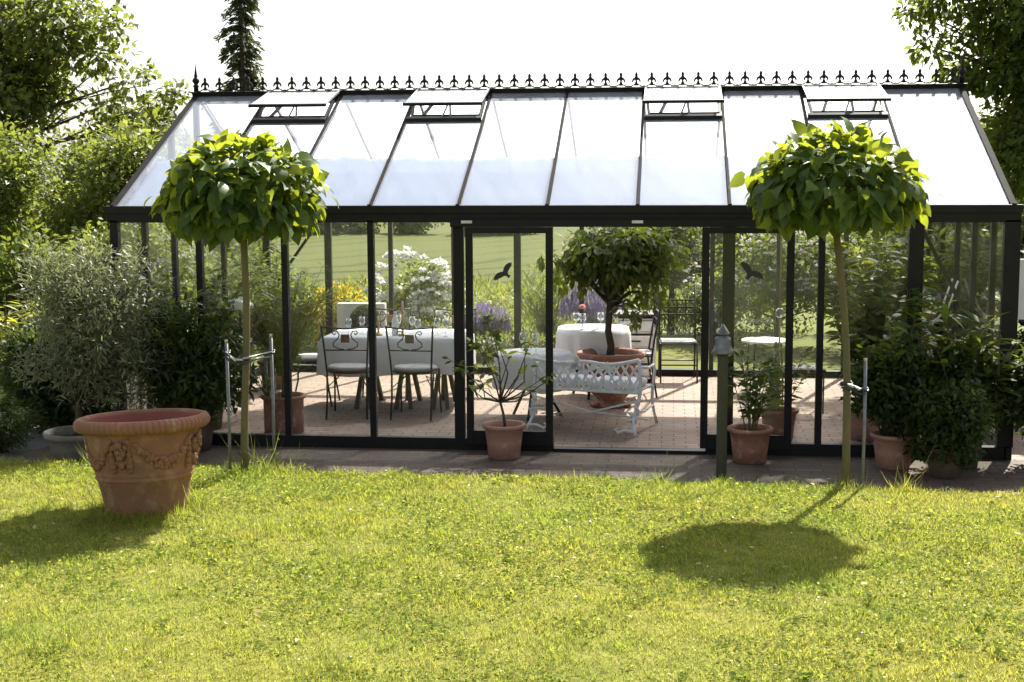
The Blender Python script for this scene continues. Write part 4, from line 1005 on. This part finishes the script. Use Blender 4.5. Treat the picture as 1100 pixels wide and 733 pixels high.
def plant_stand():
    t = thing('plant_stand', 'white curved wire plant stand in the right corner', 'plant stand', (3.47, 2.0, 0)); I = M['whiteiron']
    b = MB()
    for y in (-.13, .13):
        b.tube([(-.16, y, 0), (-.16, y, 1.25)], .009, 6)
        b.tube([(.22, y, 0), (.2, y, .4), (.0, y, .75), (-.16, y, .95)], .009, 6)
        b.tube([(.2, y, 1.3), (.12, y, 1.05), (-.02, y, .9), (-.16, y, .82)], .009, 6)
    b.build('frame', I, t, True)
    for z in (.35, .62, .92):
        s = MB()
        for k in range(5): s.bar((-.16, -.12 + .06 * k, z), (.08 if z > .5 else .18, -.12 + .06 * k, z), .012, .008)
        s.build('shelf', I, t)
    p = thing('lavender_pot', 'square terracotta pot of purple lavender on the top wire shelf', 'potted plant', (3.42, 2.0, .926))
    vs = [(x * r, y * r, z) for z, r in ((0, .055), (.19, .075), (.19, .062), (.12, .058)) for x, y in ((-1, -1), (1, -1), (1, 1), (-1, 1))]
    fs = [(3, 2, 1, 0)] + [(j * 4 + i, j * 4 + (i + 1) % 4, j * 4 + 4 + (i + 1) % 4, j * 4 + 4 + i) for j in range(3) for i in range(4)] + [(12, 13, 14, 15)]
    MB().add(vs, fs).build('pot', M['terra'], p)
    g = np.random.default_rng(75); n = 420; d = rvec(g, n); d[:, 2] = np.abs(d[:, 2])
    leaves('flowers', LM['purple'], p, np.array([0, 0, .17]) + d * (.11 * g.random(n) ** .4)[:, None], d + rvec(g, n) * .3, rvec(g, n), np.full(n, .03), np.full(n, .014), 'lance')
    p = thing('small_pot', 'plain terracotta pot on the middle wire shelf', 'plant pot', (3.36, 2.0, .626)); pot(p, .09, .15, .065, 'terra')
plant_stand()
# left corner: side table, dome lamp, two pots
t = thing('side_table', 'narrow metal side table among the plants in the left corner', 'table', (-3.1, 1.55, 0))
MB().box(-.3, .3, -.17, .17, .70, .72).build('tabletop', M['galv'], t)
for x in (-.27, .27):
    for y in (-.14, .14): MB().box(x - .012, x + .012, y - .012, y + .012, 0, .70).build('leg', M['galv'], t)
t = thing('dome_lamp', 'white mushroom dome lamp on a slender stem left of the oleander', 'lamp', (-2.72, .30, 0))
MB().lathe([(.08, 0), (.08, .012), (.012, .02), (.010, .6), (.010, 1.16), (.02, 1.17), (.001, 1.175)], 16).build('stem', M['galv'], t, True)
MB().lathe([(.122, 1.15), (.126, 1.155), (.118, 1.19), (.09, 1.225), (.05, 1.245), (.018, 1.252), (.014, 1.27), (.001, 1.272)], 28).build('shade', M['paint'], t, True)
for x, lab in ((-3.26, 'terracotta pot on the left end of the metal side table'), (-2.92, 'terracotta pot on the right end of the metal side table')):
    t = thing('small_pot', lab, 'plant pot', (x, 1.5, .72)); pot(t, .085, .17, .062, 'terra'); stems_plant(t, 8, .22, .14, 'mid', 70, .05, .4, int(-x * 100), .12)
t = potted('potted_fern', 'broad dark leafy plant in a pot in the back left glass corner', (-3.25, 3.2, 0), .2, .3, 'darkpot')
stems_plant(t, 24, 1.4, .5, 'mid', 1200, .11, .34, 76, .24, start=.2)
t = potted('potted_vine', 'dark leafy pot plant left of the oleander inside the glass', (-3.2, .75, 0), .18, .28, 'darkpot')
stems_plant(t, 22, .62, .34, 'dark', 900, .09, .4, 77, .22, start=.1)

# ================================================================== garden behind
def flowers(t, name, m, g, P, size, k=7):
    n = len(P); d = rvec(g, n * k); d[:, 2] = np.abs(d[:, 2]) * .6 + .0
    Q = np.repeat(P, k, 0)
    return leaves(name, LM[m], t, Q, d, rvec(g, n * k), size * (.7 + .6 * g.random(n * k)), size * .8 * np.ones(n * k), 'quad')
t = make_tree('rose_bush', 'white rose bush in bloom beyond the back glass', 'shrub', (-2.22, 6.1, -.03), .80, (.60, .5, .52), .1, .03, 'lime', 3400, .06, 26, .24, 81)
g = np.random.default_rng(82); d = rvec(g, 120); d[:, 1] = -np.abs(d[:, 1])
flowers(t, 'blossom', 'rose', g, np.array([0, 0, .80]) + d * np.array([.66, .52, .56]) * (.75 + .3 * g.random(120))[:, None], .075, 10)
for (x, y, h, w, m2, lab) in ((.02, 6.4, .95, .42, 'purple', 'purple lavender clump seen through the door leaf behind the urn'), (-1.35, 6.3, .62, .32, 'purple', 'low purple lavender clump right of the white rose bush'), (-.62, 6.9, 1.2, .5, None, 'tall feathery yellow green grass clump beyond the back glass'), (-.1, 7.6, 1.5, .6, None, 'taller yellow green grass clump behind the lavender')):
    t = thing('lavender_clump' if m2 else 'grass_clump', lab, 'plant', (x, y, -.03))
    stems_plant(t, 90, h, w, 'lime' if not m2 else 'olive', 1400, .16, .08, int(abs(x) * 50 + 83), 0, start=.05, curve=.4, stem_r=.003, up=1.2)
    if m2:
        n = 900; a = g.random(n) * 2 * pi; r = np.sqrt(g.random(n)) * w
        P = np.stack([r * np.cos(a), r * np.sin(a), h * (.65 + .35 * g.random(n)) * (1 - .3 * (r / w) ** 2)], -1)
        leaves('flowers', LM['purple'], t, P, rvec(g, n) * .4 + np.array([0, 0, 1]), rvec(g, n), np.full(n, .10), np.full(n, .028), 'lance')
def bed(name, lab, x0, x1, y0, y1, z0, z1, mats, n, seed):
    g = np.random.default_rng(seed); Vs = []; Ls = []; Ts = []; mi = []; off = 0
    for k, (m, fr, size, asp) in enumerate(mats):
        q = int(n * fr); P = np.stack([g.uniform(x0, x1, q), g.uniform(y0, y1, q), z0 + (z1 - z0) * g.random(q) ** (.6 if k else 1.1)], -1)
        P[:, 2] *= .75 + .25 * np.sin(P[:, 0] * 4) * np.cos(P[:, 1] * 3)
        V, L, T = leaf_data(P, rvec(g, q) * .6 + np.array([0, 0, .6]), rvec(g, q), size * (.6 + .8 * g.random(q)), size * asp * np.ones(q), 'quad')
        Vs.append(V); Ls.append(L + off); Ts.append(T); mi.append(np.full(len(T), k)); off += len(V)
    me = np_mesh(name, np.vstack(Vs), np.concatenate(Ls), np.concatenate(Ts))
    for m, *_ in mats: me.materials.append(LM[m])
    me.polygons.foreach_set('material_index', np.concatenate(mi).astype(np.int32))
    o = bpy.data.objects.new(name, me); C.objects.link(o); tag(o, lab, 'flowers', kind='stuff')
bed('yellow_flowers', 'bright yellow flower bed left of the white roses', -4.4, -2.3, 6.6, 7.6, 0, .82, (('lime', .5, .10, .3), ('yellow', .5, .055, .8)), 7500, 85)
bed('pale_flowers', 'pale mixed flowers along the foot of the back glass', -1.9, .6, 5.6, 6.1, 0, .35, (('lime', .7, .10, .3), ('palepink', .3, .04, .8)), 3000, 86)
bed('meadow_grass', 'tall yellow green meadow grass behind the flower beds', -6, 1.4, 8, 10, -.1, .75, (('lime', .8, .22, .1), ('yellowgreen', .2, .2, .1)), 9000, 87)
tag(MB().box(-3.05, -2.45, 5.2, 5.32, -.03, .74).build('garden_wall', M['wall'], bevel=.01), 'short white rendered wall outside the back glass', 'wall')
t = thing('box_ball', 'dark clipped ball shrub before the short white wall', 'shrub', (-2.62, 4.86, -.03))
g = np.random.default_rng(88); n = 2600; d = rvec(g, n)
leaves('foliage', LM['dark'], t, np.array([0, 0, .60]) + d * np.array([.17, .17, .17]) * (.85 + .15 * g.random(n))[:, None], d + rvec(g, n) * .6, d + rvec(g, n) * .4, np.full(n, .032), np.full(n, .02), 'quad')
MB().tube([(0, 0, 0), (0, 0, .6)], .025, 8).build('trunk', M['bark'], t)
MB().ball((0, 0, .60), .14, 16).build('inner_twigs', M['bark'], t, True)
# clipped round tree and shrubs
make_tree('clipped_tree', 'round clipped green tree behind the black chair', 'tree', (1.02, 8.8, -.03), 1.25, (.66, .6, .66), .3, .06, 'mid', 6000, .06, 46, .2, 91, shell=.75)
make_tree('shrub', 'dark tall shrub right of the clipped round tree', 'shrub', (2.35, 10.2, -.03), 1.3, (1.0, .8, 1.3), .1, .06, 'dark', 7000, .09, 40, .4, 92)
t = make_tree('flowering_shrub', 'green shrub with small pale pink flowers beyond the back glass', 'shrub', (2.45, 7.6, -.03), .85, (1.15, .6, .85), .1, .04, 'mid', 6500, .07, 40, .3, 93)
g = np.random.default_rng(94); d = rvec(g, 150); d[:, 1] = -np.abs(d[:, 1]); d[:, 2] = np.abs(d[:, 2])
flowers(t, 'blossom', 'palepink', g, np.array([0, 0, .8]) + d * np.array([1.2, .62, .85]) * (.85 + .2 * g.random(150))[:, None], .045, 6)
make_tree('shrub', 'loose yellow green shrub behind the right climber', 'shrub', (4.1, 7.2, -.03), 1.1, (1.0, .7, 1.15), .1, .05, 'lime', 6500, .09, 34, .34, 95)
make_tree('shrub', 'low light shrub beneath the clipped round tree', 'shrub', (1.62, 7.9, -.03), .55, (.5, .4, .5), .1, .03, 'lime', 2600, .06, 22, .2, 96)
make_tree('hedge_tree', 'dark broad evergreen closing the garden behind the right glass', 'tree', (5.3, 10.5, -.03), 1.5, (2.0, 1.0, 1.5), .1, .1, 'dark', 9000, .11, 50, .5, 97)
make_tree('shrub', 'tall green shrub standing beyond the left gable', 'shrub', (-4.9, 3.6, -.03), 1.15, (.75, .8, 1.1), .1, .05, 'lime', 7500, .075, 44, .3, 98)
make_tree('shrub', 'big light green shrub rising over the olive tree', 'shrub', (-6.0, 5.6, -.03), 1.75, (1.15, .9, 1.35), .3, .08, 'lime', 13000, .085, 52, .38, 99)
make_tree('shrub', 'light green shrub at the left picture edge', 'shrub', (-7.7, 5.6, -.03), 1.6, (1.1, .9, 1.5), .3, .08, 'lime', 11000, .085, 46, .4, 100)
make_tree('shrub', 'dark green shrub under the light ones at the left', 'shrub', (-5.9, 2.9, -.03), .85, (.95, .7, .9), .1, .05, 'mid', 7500, .075, 40, .3, 101)
make_tree('shrub', 'dark green bush between the big trees and the left gable', 'shrub', (-5.9, 8.8, -.03), 1.3, (1.2, .9, 1.2), .2, .06, 'mid', 8000, .09, 40, .4, 102)
make_tree('oak_tree', 'tall spreading tree with open crown at the upper left', 'tree', (-10.6, 11.5, -.03), 4.0, (2.3, 1.9, 2.1), 1.2, .2, 'oak', 19000, .13, 58, .62, 103, shell=.25,
          extra=[(1.9, -.2, 4.4, .55), (2.5, 0, 3.9, .4), (2.3, 0, 4.9, .4), (2.9, 0, 3.2, .35), (1.5, 0, 5.2, .6), (.6, 0, 5.5, .7), (2.05, 0, 3.5, .45)])
make_tree('oak_tree', 'smaller slender tree between the tall left tree and the ridge end', 'tree', (-8.25, 12.2, -.03), 2.3, (.75, .8, 1.15), .8, .1, 'oak', 6000, .13, 24, .38, 104, shell=.2,
          extra=[(.55, 0, 3.3, .3), (.7, 0, 3.75, .26), (.35, 0, 3.6, .25), (.25, 0, 4.1, .2), (.6, 0, 2.9, .3), (.75, 0, 2.5, .3)])
def spruce():
    t = thing('spruce_tree', 'narrow dark spruce rising behind the left end of the ridge', 'tree', (-7.55, 16.2, -.2)); g = np.random.default_rng(105)
    H = 7.2; b = MB().tube([(0, 0, 0), (0, 0, H)], [.16, .02], 8); P = []; D = []; Nn = []
    z = 1.2
    while z < H - .1:
        for k in range(7):
            a = g.random() * 2 * pi; L = (.07 + .34 * (1 - z / H) + g.random() * .20) * (1.0 if g.random() < .85 else 1.5) * (1.1 + .9 * math.exp(-((z - 4.0) / .4) ** 2)); dr = -.25 - .3 * g.random()
            e = Vector((cos(a) * L, sin(a) * L, z + dr * L)); m = Vector((cos(a) * L * .55, sin(a) * L * .55, z + dr * L * .2)); b.tube([(0, 0, z), m, e], [.02, .012, .004], 4)
            for q in range(46):
                s = g.random() ** .7; p = Vector((0, 0, z)) * (1 - s) ** 2 + m * 2 * s * (1 - s) + e * s * s
                aa = a + g.normal() * .9; P.append(p + Vector(g.normal(size=3) * .03)); D.append((cos(aa), sin(aa), -.6 + g.normal() * .3)); Nn.append(g.normal(size=3))
        z += .17
    b.build('trunk', M['bark'], t, True); n = len(P); L = .09 + .09 * g.random(n)
    leaves('crown', LM['spruce'], t, np.array(P), np.array(D), np.array(Nn), L, L * .24, 'lance')
spruce()
make_tree('lime_tree', 'large leafy tree overhanging the right gable', 'tree', (5.9, 6.4, -.03), 3.5, (1.75, 1.6, 2.3), 1.0, .2, 'mid', 46000, .11, 120, .42, 106, shell=.3,
          extra=[(-1.5, 0, 4.5, .42), (-1.9, 0, 4.3, .3), (-1.4, 0, 5.0, .5), (-1.75, -.1, 3.85, .28), (-1.4, 0, 3.5, .3), (-.9, 0, 5.4, .6), (-1.2, 0, 4.1, .4)], droop=.4, asp=.5)
make_tree('shrub', 'dark dense shrub below the overhanging tree at right', 'shrub', (5.6, 3.4, -.03), 1.1, (.9, .8, 1.1), .1, .06, 'dark', 7000, .09, 40, .35, 107)
t = thing('panel', 'white panel standing beyond the right corner post', 'panel', (4.35, 1.6, -.03))
MB().box(-.3, .3, -.015, .015, 1.0, 1.55).build('board', M['tank'], t, bevel=.004)
for x in (-.27, .27): MB().box(x - .02, x + .02, .017, .05, 0, 1.5).build('leg', M['galv'], t)
make_tree('shrub', 'dark tall evergreen just beyond the right gable', 'shrub', (4.75, 2.4, -.03), 1.2, (.7, .8, 1.2), .1, .06, 'dark', 9000, .085, 46, .32, 108)
make_tree('shrub', 'dark evergreen mass behind the back right glass corner', 'shrub', (4.3, 5.5, -.03), 1.15, (.8, .6, 1.15), .1, .06, 'dark', 8000, .085, 44, .34, 109)
make_tree('shrub', 'low dark shrub closing the gap left of the glasshouse base', 'shrub', (-4.35, 1.9, -.03), .6, (.6, .6, .62), .1, .04, 'dark', 6500, .07, 40, .24, 110)
make_tree('shrub', 'low green shrub behind the dark bush at the left gable', 'shrub', (-4.6, 5.4, -.03), .7, (.9, .7, .75), .1, .04, 'mid', 7000, .08, 40, .28, 111)
make_tree('oak_tree', 'rounded background tree filling the gap under the tall left tree', 'tree', (-9.3, 14.5, -.03), 2.2, (2.2, 1.0, 1.7), .4, .1, 'mid', 11000, .12, 54, .5, 112)
# far crest
g = np.random.default_rng(120)
for k in range(14):
    x = -66 + 3.9 * k + g.normal() * 1.0; y = 152 + g.normal() * 3
    make_tree('far_tree', 'small round tree on the crest of the far field', 'tree', (x, y, float(hgt(x, y)) - .6), 1.3 + .8 * g.random(), (2.8 + g.random(), 2.2, 1.8 + g.random()), .5, .2, 'mid', 900, .6, 14, 1.0, 130 + k, 'trees on the far crest', limbs=False)

# ================================================================== light, camera
SUN_EL, SUN_AZ = R(45.3), R(19.5)
sv = Vector((sin(SUN_AZ) * cos(SUN_EL), cos(SUN_AZ) * cos(SUN_EL), sin(SUN_EL)))
ld = bpy.data.lights.new('sun', 'SUN'); ld.energy = 5; ld.angle = R(.9); ld.color = (1, .95, .86)
lo = bpy.data.objects.new('sun', ld); C.objects.link(lo); lo.rotation_euler = sv.to_track_quat('Z', 'Y').to_euler(); lo.location = (5, 20, 20)
w = bpy.data.worlds.new('World'); scene.world = w; w.use_nodes = True; nt = w.node_tree
for n in list(nt.nodes): nt.nodes.remove(n)
sky = nt.nodes.new('ShaderNodeTexSky'); sky.sky_type = 'NISHITA'; sky.sun_disc = False; sky.sun_elevation = SUN_EL; sky.sun_rotation = SUN_AZ
sky.air_density = 1.0; sky.dust_density = 2.5; sky.ozone_density = 1.0; sky.altitude = 50
bg = nt.nodes.new('ShaderNodeBackground'); bg.inputs[1].default_value = .085; wo = nt.nodes.new('ShaderNodeOutputWorld')
hs = nt.nodes.new('ShaderNodeHueSaturation'); hs.inputs['Saturation'].default_value = .45; nt.links.new(sky.outputs[0], hs.inputs['Color']); nt.links.new(hs.outputs[0], bg.inputs[0]); nt.links.new(bg.outputs[0], wo.inputs[0])

def look():
    yaw, pit, rol = -.11309, .11979, -.00454
    f = Vector((sin(yaw) * cos(pit), cos(yaw) * cos(pit), -sin(pit))); r = f.cross(Vector((0, 0, 1))).normalized(); u = r.cross(f)
    r2 = r * cos(rol) + u * sin(rol); u2 = -r * sin(rol) + u * cos(rol)
    cd = bpy.data.cameras.new('camera'); co = bpy.data.objects.new('camera', cd); C.objects.link(co)
    m = Matrix((r2, u2, -f)).transposed().to_4x4(); m.translation = (1.00574, -11.48025, 2.31477); co.matrix_world = m
    cd.sensor_width = 36; cd.lens = 1500 / 1100 * 36; cd.clip_start = .1; cd.clip_end = 8000
    scene.camera = co
look()
scene.render.engine = 'CYCLES'
cy = scene.cycles
cy.max_bounces = 10; cy.diffuse_bounces = 4; cy.glossy_bounces = 3; cy.transmission_bounces = 4; cy.transparent_max_bounces = 28
cy.use_denoising = True; cy.sample_clamp_indirect = 6; cy.caustics_reflective = False; cy.caustics_refractive = False
vs = scene.view_settings; vs.view_transform = 'Standard'; vs.look = 'None'; vs.exposure = 1.52; vs.gamma = 1; vs.use_curve_mapping = False
